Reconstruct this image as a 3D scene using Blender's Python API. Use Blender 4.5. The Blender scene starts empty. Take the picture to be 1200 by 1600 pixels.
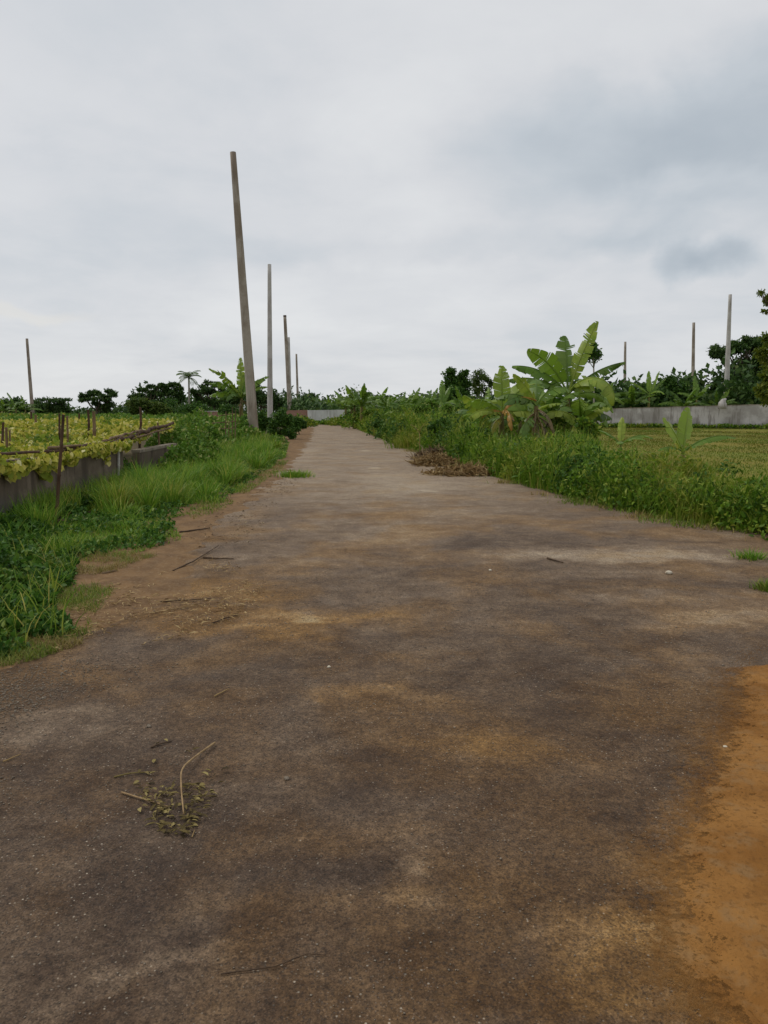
import bpy, math, random
import numpy as np
from math import radians as R, sin, cos, pi
from mathutils import Vector

# ------------------------------------------------------------------ camera
sc = bpy.context.scene
COL = sc.collection
PW, PH, F, CH, HOR = 1200, 1600, 1156.0, 1.45, 645.0     # photo pixels, focal length in pixels, eye height, horizon row
PITCH = math.atan((PH / 2 - HOR) / F)
cam = bpy.data.cameras.new('camera')
cam.sensor_fit = 'VERTICAL'
cam.sensor_height = 36.0
cam.lens = 36.0 * F / PH
cam.clip_start = 0.05
cam.clip_end = 6000
camo = bpy.data.objects.new('camera', cam)
camo.location = (0, 0, CH)
camo.rotation_euler = (pi / 2 - PITCH, 0, 0)
COL.objects.link(camo)
sc.camera = camo
sc.render.resolution_x, sc.render.resolution_y = 768, 1024
sc.cycles.filter_width = 1.5
sc.cycles.max_bounces = 6
sc.cycles.transparent_max_bounces = 4

# ------------------------------------------------------------------ exposure, sky, sun
sc.view_settings.view_transform = 'Standard'
sc.view_settings.look = 'None'
sc.view_settings.gamma = 1
sc.view_settings.exposure = 0.0
SUN_EL, SUN_AZ = R(48), R(-65)        # azimuth from +Y towards +X


def ray(px, py):
    x, y = (px - PW / 2) / F, -(py - PH / 2) / F
    return Vector((x, cos(PITCH) + y * sin(PITCH), -sin(PITCH) + y * cos(PITCH)))


class NT:
    """small helper for node trees"""
    def __init__(s, tree):
        s.t = tree; s.n = tree.nodes; s.l = tree.links

    def put(s, sock, v):
        if isinstance(v, bpy.types.NodeSocket):
            s.l.new(v, sock)
        elif v is not None:
            if isinstance(v, (tuple, list)) and len(v) == 3 and sock.type == 'RGBA':
                v = (*v, 1)
            sock.default_value = v

    def node(s, kind, ins=(), **props):
        n = s.n.new(kind)
        for k, v in props.items():
            setattr(n, k, v)
        for k, v in (ins.items() if isinstance(ins, dict) else enumerate(ins)):
            s.put(n.inputs[k], v)
        return n

    def math(s, op, a, b=None, c=None):
        return s.node('ShaderNodeMath', [a, b, c] if c is not None else [a, b], operation=op).outputs[0]

    def vec(s, op, a, b=None):
        n = s.node('ShaderNodeVectorMath', [a, b], operation=op)
        return n.outputs['Value'] if op in ('LENGTH', 'DISTANCE', 'DOT_PRODUCT') else n.outputs['Vector']

    def noise(s, v, scale, detail=4, rough=.55, dist=0.0, col=False):
        n = s.node('ShaderNodeTexNoise', {'Vector': v, 'Scale': scale, 'Detail': detail, 'Roughness': rough, 'Distortion': dist})
        return n.outputs['Color' if col else 'Fac']

    def mapr(s, v, a, b, c=0.0, d=1.0, smooth=True):
        n = s.node('ShaderNodeMapRange', {'Value': v, 'From Min': a, 'From Max': b, 'To Min': c, 'To Max': d})
        if smooth:
            n.interpolation_type = 'SMOOTHSTEP'
        return n.outputs[0]

    def mix(s, f, a, b, mode='MIX'):
        n = s.n.new('ShaderNodeMix')
        n.data_type = 'RGBA'; n.blend_type = mode
        s.put(n.inputs['Factor'], f)
        s.put(n.inputs[6], a); s.put(n.inputs[7], b)
        return n.outputs[2]

    def ramp(s, f, stops):
        n = s.n.new('ShaderNodeValToRGB')
        e = n.color_ramp.elements
        while len(e) < len(stops):
            e.new(.5)
        for q, (p, c) in zip(e, stops):
            q.position = p; q.color = (*c, 1)
        s.put(n.inputs[0], f)
        return n.outputs[0]


w = bpy.data.worlds.new('World')
sc.world = w
w.use_nodes = True
t = NT(w.node_tree)
t.n.clear()
sky = t.node('ShaderNodeTexSky', sky_type='NISHITA', sun_disc=False, sun_elevation=SUN_EL, sun_rotation=SUN_AZ)
SKY_STRENGTH = 0.1
dirv = t.node('ShaderNodeTexCoord').outputs['Generated']
sep = t.node('ShaderNodeSeparateXYZ', [dirv]).outputs
den = t.math('ADD', t.math('MAXIMUM', sep[2], 0.0), 0.16)
plane = t.node('ShaderNodeCombineXYZ', [t.math('DIVIDE', sep[0], den), t.math('DIVIDE', sep[1], den), 0.0]).outputs[0]
n1 = t.noise(plane, 0.55, 5, .52, .3)
n2 = t.noise(plane, 1.7, 6, .58, .35)
n5 = t.noise(t.vec('ADD', plane, (3.1, 7.7, 0)), 3.6, 6, .6, .5)
n3 = t.noise(dirv, 9.0, 4, .55, 0.2, col=True)
n4 = t.noise(dirv, 2.6, 4, .5, 0.3, col=True)
warp = t.vec('ADD', dirv, t.vec('MULTIPLY', t.vec('SUBTRACT', n3, (.5, .5, .5)), (.10, 0, .07)))
warp = t.vec('ADD', warp, t.vec('MULTIPLY', t.vec('SUBTRACT', n4, (.5, .5, .5)), (.16, 0, .10)))
val = t.math('ADD', t.mapr(n1, .34, .66, 0.51, 0.66), t.mapr(n2, .36, .64, -.028, .028))
val = t.math('ADD', val, t.mapr(n5, .36, .64, -.010, .010))


warps = t.vec('ADD', dirv, t.vec('MULTIPLY', t.vec('SUBTRACT', t.noise(dirv, 22, 4, .55, 0, True), (.5, .5, .5)), (.03, 0, .03)))


def blob(px, py, rx, ry, amt):
    """a cloud bank lying in that direction of the sky"""
    global val
    c = ray(px, py).normalized()
    v = t.vec('MULTIPLY', t.vec('SUBTRACT', warp if rx > 60 else warps, tuple(c)), (F / rx, 2.0, F / ry))
    m = t.mapr(t.vec('LENGTH', v), 0.25, 1.15, amt, 0.0)
    val = t.math('ADD', val, m)


for b in [(1010, 240, 340, 105, -.20), (1190, 190, 190, 110, -.13), (1060, 407, 40, 34, -.22), (1132, 400, 48, 28, -.22),
          (690, 376, 330, 34, -.09), (1130, 345, 190, 32, -.10), (230, 330, 330, 110, -.06), (330, 60, 300, 80, -.05), (760, 230, 120, 100, -.03),
          (560, 170, 170, 70, .06), (990, 312, 150, 30, .06), (300, 450, 330, 60, .03), (650, 490, 500, 70, .03), (130, 150, 200, 90, .03), (860, 60, 300, 60, .03)]:
    blob(*b)
val0 = val
cloud = t.ramp(val, [(0.26, (.42, .475, .53)), (.42, (.55, .595, .64)), (.57, (.685, .70, .725)), (.72, (.78, .79, .80))])
warm = t.mapr(t.vec('LENGTH', t.vec('MULTIPLY', t.vec('SUBTRACT', warp, tuple(ray(40, 490).normalized())), (F / 120, 2.0, F / 14))), .3, 1.1, .4, 0)
cloud = t.mix(warm, cloud, (.78, .75, .69))
cloud = t.vec('MULTIPLY', cloud, (1 / SKY_STRENGTH,) * 3)
full = t.mix(0.95, sky.outputs[0], cloud)
bg = t.node('ShaderNodeBackground', {'Color': full, 'Strength': SKY_STRENGTH})
t.l.new(bg.outputs[0], t.node('ShaderNodeOutputWorld').inputs['Surface'])

sl = bpy.data.lights.new('sun', 'SUN')
sl.energy = 1.25
sl.angle = R(20)
sl.color = (1, .95, .86)
so = bpy.data.objects.new('sun', sl)
COL.objects.link(so)
sd = Vector((sin(SUN_AZ) * cos(SUN_EL), cos(SUN_AZ) * cos(SUN_EL), sin(SUN_EL)))
so.rotation_euler = (-sd).to_track_quat('-Z', 'Y').to_euler()

# ------------------------------------------------------------------ helpers
rng = np.random.default_rng(7)
rnd = random.Random(11)


def gp(px, py, z=0.0):
    """the point of the level z seen at that photo pixel"""
    d = ray(px, py)
    k = (z - CH) / d.z
    return Vector((d.x * k, d.y * k, z))


def at(px, py, Y):
    """the point at distance Y seen at that photo pixel"""
    d = ray(px, py)
    k = Y / d.y
    return Vector((d.x * k, Y, CH + d.z * k))


def PG(pts):
    return np.array([gp(*p)[:2] for p in pts])


def vnoise(x, y, scale=1.0, seed=0, octaves=3):
    x = np.asarray(x, float) * scale; y = np.asarray(y, float) * scale
    out = np.zeros_like(x); amp = 1.0; tot = 0.0
    for o in range(octaves):
        xi = np.floor(x).astype(np.int64); yi = np.floor(y).astype(np.int64)
        fx = x - xi; fy = y - yi
        fx = fx * fx * (3 - 2 * fx); fy = fy * fy * (3 - 2 * fy)

        def h(a, b):
            k = (a * 374761393 + b * 668265263 + (seed + o) * 974711) & 0x7fffffff
            k = ((k ^ (k >> 13)) * 1274126177) & 0x7fffffff
            return ((k ^ (k >> 16)) & 0xffff) / 65535.0
        v = (h(xi, yi) * (1 - fx) + h(xi + 1, yi) * fx) * (1 - fy) + (h(xi, yi + 1) * (1 - fx) + h(xi + 1, yi + 1) * fx) * fy
        out += v * amp; tot += amp; amp *= .5
        x = x * 2.03; y = y * 2.03
    return out / tot


def sdist(P, poly):
    """signed distance to a polygon, positive inside"""
    P = np.asarray(P, float)
    d2 = np.full(len(P), 1e18); ins = np.zeros(len(P), bool)
    m = len(poly)
    for i in range(m):
        a, b = poly[i], poly[(i + 1) % m]
        e = b - a
        wv = P - a
        k = np.clip((wv @ e) / max(e @ e, 1e-12), 0, 1)
        q = wv - k[:, None] * e
        d2 = np.minimum(d2, (q * q).sum(1))
        c = (a[1] > P[:, 1]) != (b[1] > P[:, 1])
        with np.errstate(divide='ignore', invalid='ignore'):
            xx = e[0] * (P[:, 1] - a[1]) / e[1] + a[0]
        ins ^= c & (P[:, 0] < xx)
    d = np.sqrt(d2)
    return np.where(ins, d, -d)


def sample(poly, n, power=1.0, far=None, dmin=3.0):
    """random points in a polygon, thinning with the distance from the viewer's path"""
    lo, hi = poly.min(0), poly.max(0)
    out = []; have = 0
    for _ in range(400):
        q = lo + rng.random((max(n * 2, 2000), 2)) * (hi - lo)
        d = np.hypot(q[:, 0], q[:, 1])
        dm = max(dmin, 0.5)
        q = q[rng.random(len(q)) < np.clip((dm / np.maximum(d, dm)) ** power, 0, 1)]
        q = q[sdist(q, poly) > 0]
        out.append(q); have += len(q)
        if have >= n:
            break
    return np.concatenate(out)[:n]


def link(name, me, m, parent=None, loc=None):
    o = bpy.data.objects.new(name, me)
    COL.objects.link(o)
    if m is not None:
        for mm in (m if isinstance(m, (list, tuple)) else [m]):
            me.materials.append(mm)
    if parent is not None:
        o.parent = parent
    if loc is not None:
        o.location = loc
    return o


def npmesh(name, V, faces, m, parent=None, loc=None, smooth=False, uv=None):
    """V (n,3), faces (k,c): one mesh object from arrays"""
    V = np.asarray(V, np.float32); faces = np.asarray(faces, np.int32)
    me = bpy.data.meshes.new(name)
    me.vertices.add(len(V)); me.vertices.foreach_set('co', V.ravel())
    k, c = faces.shape
    me.loops.add(k * c); me.loops.foreach_set('vertex_index', faces.ravel())
    me.polygons.add(k)
    me.polygons.foreach_set('loop_start', np.arange(0, k * c, c, dtype=np.int32))
    if smooth:
        me.polygons.foreach_set('use_smooth', np.ones(k, bool))
    me.update(calc_edges=True)
    me.validate()
    return link(name, me, m, parent, loc)


def nrm(v):
    return v / np.maximum(np.linalg.norm(v, axis=1, keepdims=True), 1e-9)


LEAF = (np.array([[0, 0, 0], [.5, .45, .08], [0, 1, -.05], [-.5, .45, .08]]), np.array([[0, 1, 2, 3]]))
FOLD = (np.array([[0, 0, 0], [.42, .3, .12], [.36, .68, .08], [0, 1, -.12], [-.36, .68, .08], [-.42, .3, .12], [0, .5, 0.0]]),
        np.array([[0, 1, 2, 6], [6, 2, 3, 3], [6, 3, 4, 4], [0, 6, 4, 5]]))
FOLD = (FOLD[0], np.array([[0, 1, 2, 6], [6, 2, 3, 4], [0, 6, 4, 5]]))
_a = np.linspace(0, 2 * pi, 9)[:-1]
GOURD = (np.vstack([[[0, .1, -.05]], np.stack([np.sin(_a) * .55 * np.array([.5, 1.1, 1, .85, .6, .85, 1, 1.1]), .5 - np.cos(_a) * .52 * np.array([.55, 1, 1, .9, 1.2, .9, 1, 1]), np.array([0, .07, .03, .1, -.1, .1, .03, .07])], 1)]),
         np.array([[0, 1, 2, 3], [0, 3, 4, 5], [0, 5, 6, 7], [0, 7, 8, 1]]))


def scatter(tmpl, P, D, Nn, L, Wd):
    """copies of a template: tip along D, face along Nn, length L, width Wd -> V, faces"""
    tv, tf = tmpl
    D = nrm(D)
    Nn = nrm(Nn - D * (Nn * D).sum(1, keepdims=True))
    X = np.cross(D, Nn)
    V = P[:, None, :] + tv[None, :, 0, None] * X[:, None, :] * Wd[:, None, None] + tv[None, :, 1, None] * D[:, None, :] * L[:, None, None] \
        + tv[None, :, 2, None] * Nn[:, None, :] * L[:, None, None]
    k = len(tv)
    fc = tf[None] + (np.arange(len(P)) * k)[:, None, None]
    return V.reshape(-1, 3), fc.reshape(-1, tf.shape[1])


def cat(*vf):
    """join several (V, faces) with the same face size"""
    Vs, Fs, o = [], [], 0
    for V, f in vf:
        Vs.append(V); Fs.append(f + o); o += len(V)
    return np.concatenate(Vs), np.concatenate(Fs)


def randdir(n, up=0.3, spread=1.0):
    v = rng.normal(size=(n, 3)) * spread
    v[:, 2] += up
    return nrm(v)


def blades(P, H, Wd, lean=.35, curl=.5, seg=3, az=None):
    """grass blades: tapered curved strips rising from P"""
    n = len(P)
    if az is None:
        az = rng.random(n) * 2 * pi
    l0 = lean * rng.random(n); c = curl * (rng.random(n) + .2)
    hx, hy = np.cos(az), np.sin(az)
    side = np.stack([-np.sin(az + rng.normal(size=n) * .8), np.cos(az + rng.normal(size=n) * .8), np.zeros(n)], 1)
    V = np.zeros((n, seg * 2 + 2, 3))
    pos = P.copy().astype(float)
    for i in range(seg + 1):
        tt = i / seg
        ww = Wd * (1 - tt) ** .7 * .5 + 1e-4
        V[:, 2 * i] = pos - side * ww[:, None]
        V[:, 2 * i + 1] = pos + side * ww[:, None]
        a = l0 + c * 1.7 * tt
        st = H / seg
        pos = pos + np.stack([hx * np.sin(a), hy * np.sin(a), np.cos(a)], 1) * st[:, None]
    f = np.array([[2 * i, 2 * i + 1, 2 * i + 3, 2 * i + 2] for i in range(seg)])
    fc = f[None] + (np.arange(n) * (2 * seg + 2))[:, None, None]
    return V.reshape(-1, 3), fc.reshape(-1, 4)


class MB:
    """collects tubes and quads into one mesh"""
    def __init__(s):
        s.v = []; s.f = []; s.mi = []

    def add(s, V, Fc, mi=0):
        o = len(s.v)
        s.v += [tuple(q) for q in V]
        s.f += [tuple(i + o for i in q) for q in Fc]
        s.mi += [mi] * len(Fc)

    def tube(s, path, rad, seg=10, cap=True, mi=0, wob=0.0):
        path = [Vector(p) for p in path]
        n = len(path)
        rad = rad if isinstance(rad, (list, tuple)) else [rad] * n
        V = []
        ref = None
        for i, p in enumerate(path):
            T = (path[min(i + 1, n - 1)] - path[max(i - 1, 0)]).normalized()
            if ref is None:
                ref = Vector((1, 0, 0)) if abs(T.x) < .9 else Vector((0, 1, 0))
            u = (ref - T * ref.dot(T)).normalized(); vv = T.cross(u)
            ref = u
            for k in range(seg):
                a = 2 * pi * k / seg
                r = rad[i] * (1 + wob * rnd.uniform(-1, 1))
                V.append(p + u * (cos(a) * r) + vv * (sin(a) * r))
        Fc = []
        for i in range(n - 1):
            for k in range(seg):
                k2 = (k + 1) % seg
                Fc.append((i * seg + k, i * seg + k2, (i + 1) * seg + k2, (i + 1) * seg + k))
        if cap:
            Fc.append(tuple(range(seg - 1, -1, -1)))
            Fc.append(tuple((n - 1) * seg + k for k in range(seg)))
        s.add(V, Fc, mi)

    def box(s, lo, hi, mi=0):
        x0, y0, z0 = lo; x1, y1, z1 = hi
        s.add([(x0, y0, z0), (x1, y0, z0), (x1, y1, z0), (x0, y1, z0), (x0, y0, z1), (x1, y0, z1), (x1, y1, z1), (x0, y1, z1)],
              [(3, 2, 1, 0), (4, 5, 6, 7), (0, 1, 5, 4), (1, 2, 6, 5), (2, 3, 7, 6), (3, 0, 4, 7)], mi)

    def obj(s, name, m, parent=None, loc=None, smooth=True):
        me = bpy.data.meshes.new(name)
        me.from_pydata(s.v, [], s.f)
        me.polygons.foreach_set('material_index', s.mi)
        if smooth:
            me.polygons.foreach_set('use_smooth', [True] * len(s.f))
        me.update()
        return link(name, me, m, parent, loc)


def tag(o, label, cat_, group=None):
    o['label'] = label; o['category'] = cat_
    if group:
        o['group'] = group
    return o


def thing(name, label, cat_, loc, group=None):
    o = bpy.data.objects.new(name, None)
    o.empty_display_size = .2
    COL.objects.link(o)
    o.location = loc
    return tag(o, label, cat_, group)


def kind(o, k):
    o['kind'] = k
    return o


def dup(root, loc, rotz, s, label, group):
    r = root.copy(); COL.objects.link(r)
    r.location = loc; r.rotation_euler = (0, 0, rotz); r.scale = (s, s, s)
    r['label'] = label
    if group:
        r['group'] = group
    for ch in list(root.children):
        c = ch.copy(); COL.objects.link(c); c.parent = r
    return r


# ------------------------------------------------------------------ materials
def newmat(name):
    m = bpy.data.materials.new(name)
    m.use_nodes = True
    t = NT(m.node_tree)
    t.n.clear()
    return m, t


def finish(t, color, rough=.7, spec=.3, bump=None, bstr=.3, bdist=.02, trans=None, tcol=None):
    p = t.node('ShaderNodeBsdfPrincipled')
    t.put(p.inputs['Base Color'], color)
    t.put(p.inputs['Roughness'], rough)
    t.put(p.inputs['Specular IOR Level'], spec)
    if bump is not None:
        b = t.node('ShaderNodeBump', {'Height': bump, 'Strength': bstr, 'Distance': bdist})
        t.l.new(b.outputs[0], p.inputs['Normal'])
    out = t.node('ShaderNodeOutputMaterial')
    if trans:
        tr = t.node('ShaderNodeBsdfTranslucent')
        t.put(tr.inputs['Color'], tcol if tcol is not None else color)
        mx = t.node('ShaderNodeMixShader', {0: trans})
        t.l.new(p.outputs[0], mx.inputs[1]); t.l.new(tr.outputs[0], mx.inputs[2])
        t.l.new(mx.outputs[0], out.inputs[0])
    else:
        t.l.new(p.outputs[0], out.inputs[0])


def leafmat(name, stops, alt=None, altscale=.6, altth=(.5, .65), trans=.3, rough=.55, spec=.2, jitter=.0):
    """leaf colours drawn per leaf from a ramp; alt: a second ramp that takes over in patches"""
    m, t = newmat(name)
    geo = t.node('ShaderNodeNewGeometry')
    isl = geo.outputs['Random Per Island']
    c = t.ramp(isl, stops)
    if alt:
        pn = t.noise(geo.outputs['Position'], altscale, 3, .6)
        f = t.mapr(pn, *altth)
        c = t.mix(f, c, t.ramp(isl, alt))
    finish(t, c, rough, spec, trans=trans)
    return m


M = {}
M['grass'] = leafmat('bright_grass', [(0, (0.079, 0.171, 0.014)), (.5, (0.140, 0.279, 0.024)), (.85, (0.228, 0.357, 0.036)), (1, (0.420, 0.388, 0.084))],
                     [(0, (0.123, 0.186, 0.018)), (.6, (0.263, 0.310, 0.036)), (1, (0.490, 0.388, 0.108))], .55, (.52, .68))
M['shortgrass'] = leafmat('short_grass', [(0, (.075, .15, .012)), (.6, (.15, .23, .022)), (1, (.30, .29, .06))],
                          [(0, (.16, .14, .03)), (.5, (.29, .22, .07)), (1, (.40, .30, .13))], .9, (.46, .58))
M['weed'] = leafmat('broad_weed', [(0, (.022, .065, .009)), (.5, (.05, .13, .016)), (.9, (.09, .20, .024)), (1, (.17, .26, .04))], [(0, (.035, .09, .010)), (.7, (.09, .19, .02)), (1, (.22, .27, .05))], 2.2, (.5, .62), trans=.25)
M['thicket'] = leafmat('thicket_leaf', [(0, (.030, .075, .007)), (.4, (.085, .18, .013)), (.8, (.175, .29, .022)), (1, (.34, .38, .065))],
                       [(0, (.10, .17, .012)), (.6, (.21, .28, .022)), (1, (.38, .35, .065))], .45, (.48, .60), trans=.35)
M['tallgrass'] = leafmat('tall_grass', [(0, (.046, .105, .007)), (.4, (.11, .215, .014)), (.8, (.195, .32, .024)), (1, (.40, .39, .085))],
                         [(0, (.13, .185, .012)), (.6, (.25, .295, .029)), (1, (.44, .36, .11))], .45, (.48, .60))
M['gourd'] = leafmat('gourd_leaf', [(0, (.14, .20, .018)), (.3, (.30, .34, .032)), (.65, (.50, .47, .065)), (.9, (.66, .58, .14)), (1, (.72, .68, .36))],
                     [(0, (.07, .14, .012)), (.5, (.15, .25, .022)), (.9, (.30, .36, .05)), (1, (.5, .48, .16))], .9, (.54, .65), trans=.35)
M['crop'] = leafmat('crop_leaf', [(0, (0.060, 0.140, 0.014)), (.5, (0.105, 0.210, 0.022)), (.9, (0.180, 0.280, 0.036)), (1, (0.510, 0.476, 0.192))],
                    [(0, (0.180, 0.238, 0.024)), (1, (0.450, 0.392, 0.060))], .12, (.56, .68))
M['bush'] = leafmat('bush_leaf', [(0, (.024, .066, .010)), (.5, (.05, .12, .016)), (.9, (.085, .175, .024)), (1, (.15, .23, .038))], trans=.22)
M['tree'] = leafmat('tree_leaf', [(0, (.025, .058, .014)), (.5, (.05, .105, .022)), (.9, (.085, .15, .034)), (1, (.13, .18, .045))], trans=.25)
M['treelight'] = leafmat('light_tree_leaf', [(0, (0.039, 0.075, 0.013)), (.5, (0.072, 0.125, 0.020)), (1, (0.143, 0.188, 0.033))], trans=.3)
M['treebright'] = leafmat('bright_tree_leaf', [(0, (0.070, 0.110, 0.010)), (.5, (0.120, 0.170, 0.015)), (1, (0.200, 0.220, 0.030))], trans=.4)
M['dry'] = leafmat('dry_litter', [(0, (.07, .048, .030)), (.45, (.155, .105, .062)), (.8, (.27, .195, .115)), (1, (.44, .35, .21))], trans=.1, rough=.8, spec=.15)
M['straw'] = leafmat('straw', [(0, (0.200, 0.120, 0.050)), (.6, (0.340, 0.230, 0.100)), (1, (0.480, 0.360, 0.180))], trans=.1, rough=.8, spec=.15)
M['wilt'] = leafmat('wilted_leaf', [(0, (.04, .028, .014)), (.4, (.145, .108, .038)), (.8, (.25, .195, .07)), (1, (.42, .34, .14))], trans=.1, rough=.75, spec=.15)


def banana_mat(name, a, b, trans=.35):
    m, t = newmat(name)
    tc = t.node('ShaderNodeTexCoord').outputs['Object']
    oi = t.node('ShaderNodeObjectInfo').outputs['Random']
    n = t.noise(tc, 3.0, 3, .6)
    c = t.mix(t.mapr(t.math('ADD', n, t.math('MULTIPLY', t.math('SUBTRACT', oi, .5), .35)), .35, .65), a, b)
    isl = t.node('ShaderNodeNewGeometry').outputs['Random Per Island']
    c = t.mix(t.math('MULTIPLY', isl, .35), c, (.16, .20, .03))
    finish(t, c, .42, .4, trans=trans)
    return m


M['ban'] = banana_mat('banana_leaf', (.11, .22, .018), (.20, .33, .03))
M['banpale'] = banana_mat('pale_banana_leaf', (.22, .33, .025), (.34, .42, .05))
M['bandark'] = banana_mat('dark_banana_leaf', (.065, .145, .016), (.12, .22, .025))
M['banyellow'] = banana_mat('yellowing_banana_leaf', (.30, .28, .04), (.50, .40, .06))
M['banorange'] = banana_mat('orange_banana_leaf', (.42, .20, .03), (.55, .32, .06), .2)
M['bandry'] = banana_mat('dead_banana_leaf', (.06, .03, .015), (.15, .08, .035), .1)


def woodmat(name, a, b, scale=6, stretch=(1, 1, .2), rough=.8):
    m, t = newmat(name)
    tc = t.node('ShaderNodeTexCoord').outputs['Object']
    v = t.vec('MULTIPLY', tc, stretch)
    n = t.noise(v, scale, 5, .65)
    finish(t, t.mix(t.mapr(n, .3, .7), a, b), rough, .2, n, .4, .01)
    return m


M['bark'] = woodmat('bark', (.06, .045, .03), (.15, .12, .085), 5)
M['palebark'] = woodmat('pale_bark', (.16, .15, .12), (.30, .28, .23), 5)
M['stem'] = woodmat('banana_stem', (.10, .07, .025), (.20, .19, .06), 4)
M['bamboo'] = woodmat('bamboo', (.10, .06, .035), (.26, .18, .10), 5)
M['bamboodark'] = woodmat('dark_bamboo', (.045, .027, .017), (.12, .07, .042), 5)
M['twig'] = woodmat('twig', (.22, .14, .07), (.38, .26, .13), 25, (1, 1, 1))
M['darktwig'] = woodmat('dark_twig', (.045, .028, .018), (.11, .07, .04), 25, (1, 1, 1))


def concrete(name, a, b, c, scale=1.6, streak=True, low=None):
    """plaster or concrete with rain streaks, moss and stains; low: colour towards the foot, below that height"""
    m, t = newmat(name)
    p = t.node('ShaderNodeNewGeometry').outputs['Position']
    n = t.noise(p, scale, 6, .62)
    s = t.noise(t.vec('MULTIPLY', p, (1, 1, .13)), 3.1, 5, .6)
    f = t.noise(p, 28, 3, .6)
    col = t.mix(t.mapr(n, .40, .60), a, b)
    if streak:
        col = t.mix(t.mapr(s, .5, .64, 0, .75), col, c)
    col = t.mix(t.mapr(f, .3, .7, 0, .25), col, c)
    if low:
        z = t.node('ShaderNodeSeparateXYZ', [p]).outputs[2]
        zz = t.math('ADD', z, t.math('MULTIPLY', t.math('SUBTRACT', n, .5), .5))
        col = t.mix(t.mapr(zz, low[0], low[1], .85, 0), col, low[2])
    finish(t, col, .85, .2, t.math('ADD', n, t.math('MULTIPLY', f, .4)), .35, .02)
    return m


M['pole'] = concrete('pole_concrete', (.27, .225, .175), (.39, .345, .285), (.18, .14, .105), .8)
M['polepale'] = concrete('pale_pole_concrete', (.40, .38, .35), (.50, .48, .45), (.30, .27, .24), .8)
M['wallleft'] = concrete('stained_plaster', (.13, .10, .07), (.21, .165, .12), (.06, .045, .032), 1.2, True, (.0, .42, (.09, .088, .088)))
M['wallright'] = concrete('white_plaster', (.36, .335, .315), (.56, .53, .51), (.20, .175, .155), .6, True, (.0, .6, (.14, .145, .09)))
M['wallfar'] = concrete('far_plaster', (.56, .56, .54), (.70, .69, .67), (.42, .41, .38), .3, True)
M['coping'] = concrete('coping', (.24, .20, .15), (.34, .29, .23), (.12, .10, .07), 1.5)


def brickmat():
    m, t = newmat('red_brick')
    p = t.node('ShaderNodeNewGeometry').outputs['Position']
    s = t.node('ShaderNodeSeparateXYZ', [p]).outputs
    v = t.node('ShaderNodeCombineXYZ', [s[0], s[2], 0.0]).outputs[0]
    b = t.node('ShaderNodeTexBrick', {'Vector': v, 'Color1': (.24, .10, .06, 1), 'Color2': (.32, .15, .09, 1), 'Mortar': (.30, .26, .22, 1), 'Scale': 4.0, 'Mortar Size': .03})
    n = t.noise(p, 1.5, 4, .6)
    finish(t, t.mix(t.mapr(n, .3, .7, 0, .5), b.outputs[0], (.20, .12, .09)), .85, .2)
    return m


M['brick'] = brickmat()

# ------------------------------------------------------------------ the setting: ground, road, dirt, sand
rightE = PG([(1400, 892), (1290, 862), (1200, 836), (1050, 814), (960, 795), (830, 766), (780, 747), (700, 722), (640, 701), (610, 691), (572, 676), (541, 665)])
leftE = PG([(0, 1045), (70, 1015), (130, 985), (100, 945), (160, 885), (240, 862), (290, 848), (320, 800), (385, 760), (440, 716), (452, 695), (468, 680), (482, 666)])
YE = 95.0


def edge_x(E, y):
    o = np.argsort(E[:, 1])
    return np.interp(y, E[o, 1], E[o, 0])


def ground_material():
    m, t = newmat('ground_soil')
    p = t.node('ShaderNodeNewGeometry').outputs['Position']
    n1 = t.noise(p, .22, 5, .6)
    n2 = t.noise(p, 2.2, 5, .65)
    n3 = t.noise(t.vec('MULTIPLY', p, (.25, 1.2, 1)), .35, 5, .6)
    c = t.mix(t.mapr(n1, .40, .60), (.15, .15, .022), (.195, .165, .03))
    c = t.mix(t.mapr(n3, .45, .68, 0, .8), c, (.13, .17, .018))
    c = t.mix(t.mapr(n2, .5, .75, 0, .4), c, (.15, .13, .04))
    x = t.node('ShaderNodeSeparateXYZ', [p]).outputs
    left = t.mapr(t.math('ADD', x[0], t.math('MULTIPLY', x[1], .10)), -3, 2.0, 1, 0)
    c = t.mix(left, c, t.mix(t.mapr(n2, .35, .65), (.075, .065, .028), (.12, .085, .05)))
    finish(t, c, .95, .1, n2, .5, .05)
    return m


gx = np.unique(np.concatenate([np.linspace(-60, 60, 121), np.linspace(-3000, -60, 20), np.linspace(60, 3000, 20)]))
gy = np.unique(np.concatenate([np.linspace(-10, 90, 101), np.linspace(90, 400, 30), np.linspace(400, 5000, 20), [-300.]]))
GX, GY = np.meshgrid(gx, gy)
nx, ny = len(gx), len(gy)
rx = edge_x(rightE, GY); lx = edge_x(leftE, GY)
off = np.clip(np.maximum(GX - rx - .6, lx - .6 - GX) / 3.0, 0, 1)
off = np.where(GY > YE, 1.0, off)
GZ = -0.05 + off * (vnoise(GX, GY, .25, 3) - .5) * .16
idx = np.arange(nx * ny).reshape(ny, nx)
gf = np.stack([idx[:-1, :-1], idx[:-1, 1:], idx[1:, 1:], idx[1:, :-1]], -1).reshape(-1, 4)
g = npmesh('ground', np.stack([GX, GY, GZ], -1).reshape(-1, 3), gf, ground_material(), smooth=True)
kind(g, 'structure')


def W2(px, py):
    q = gp(px, py)
    return (q.x, q.y, 0.0)


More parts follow.
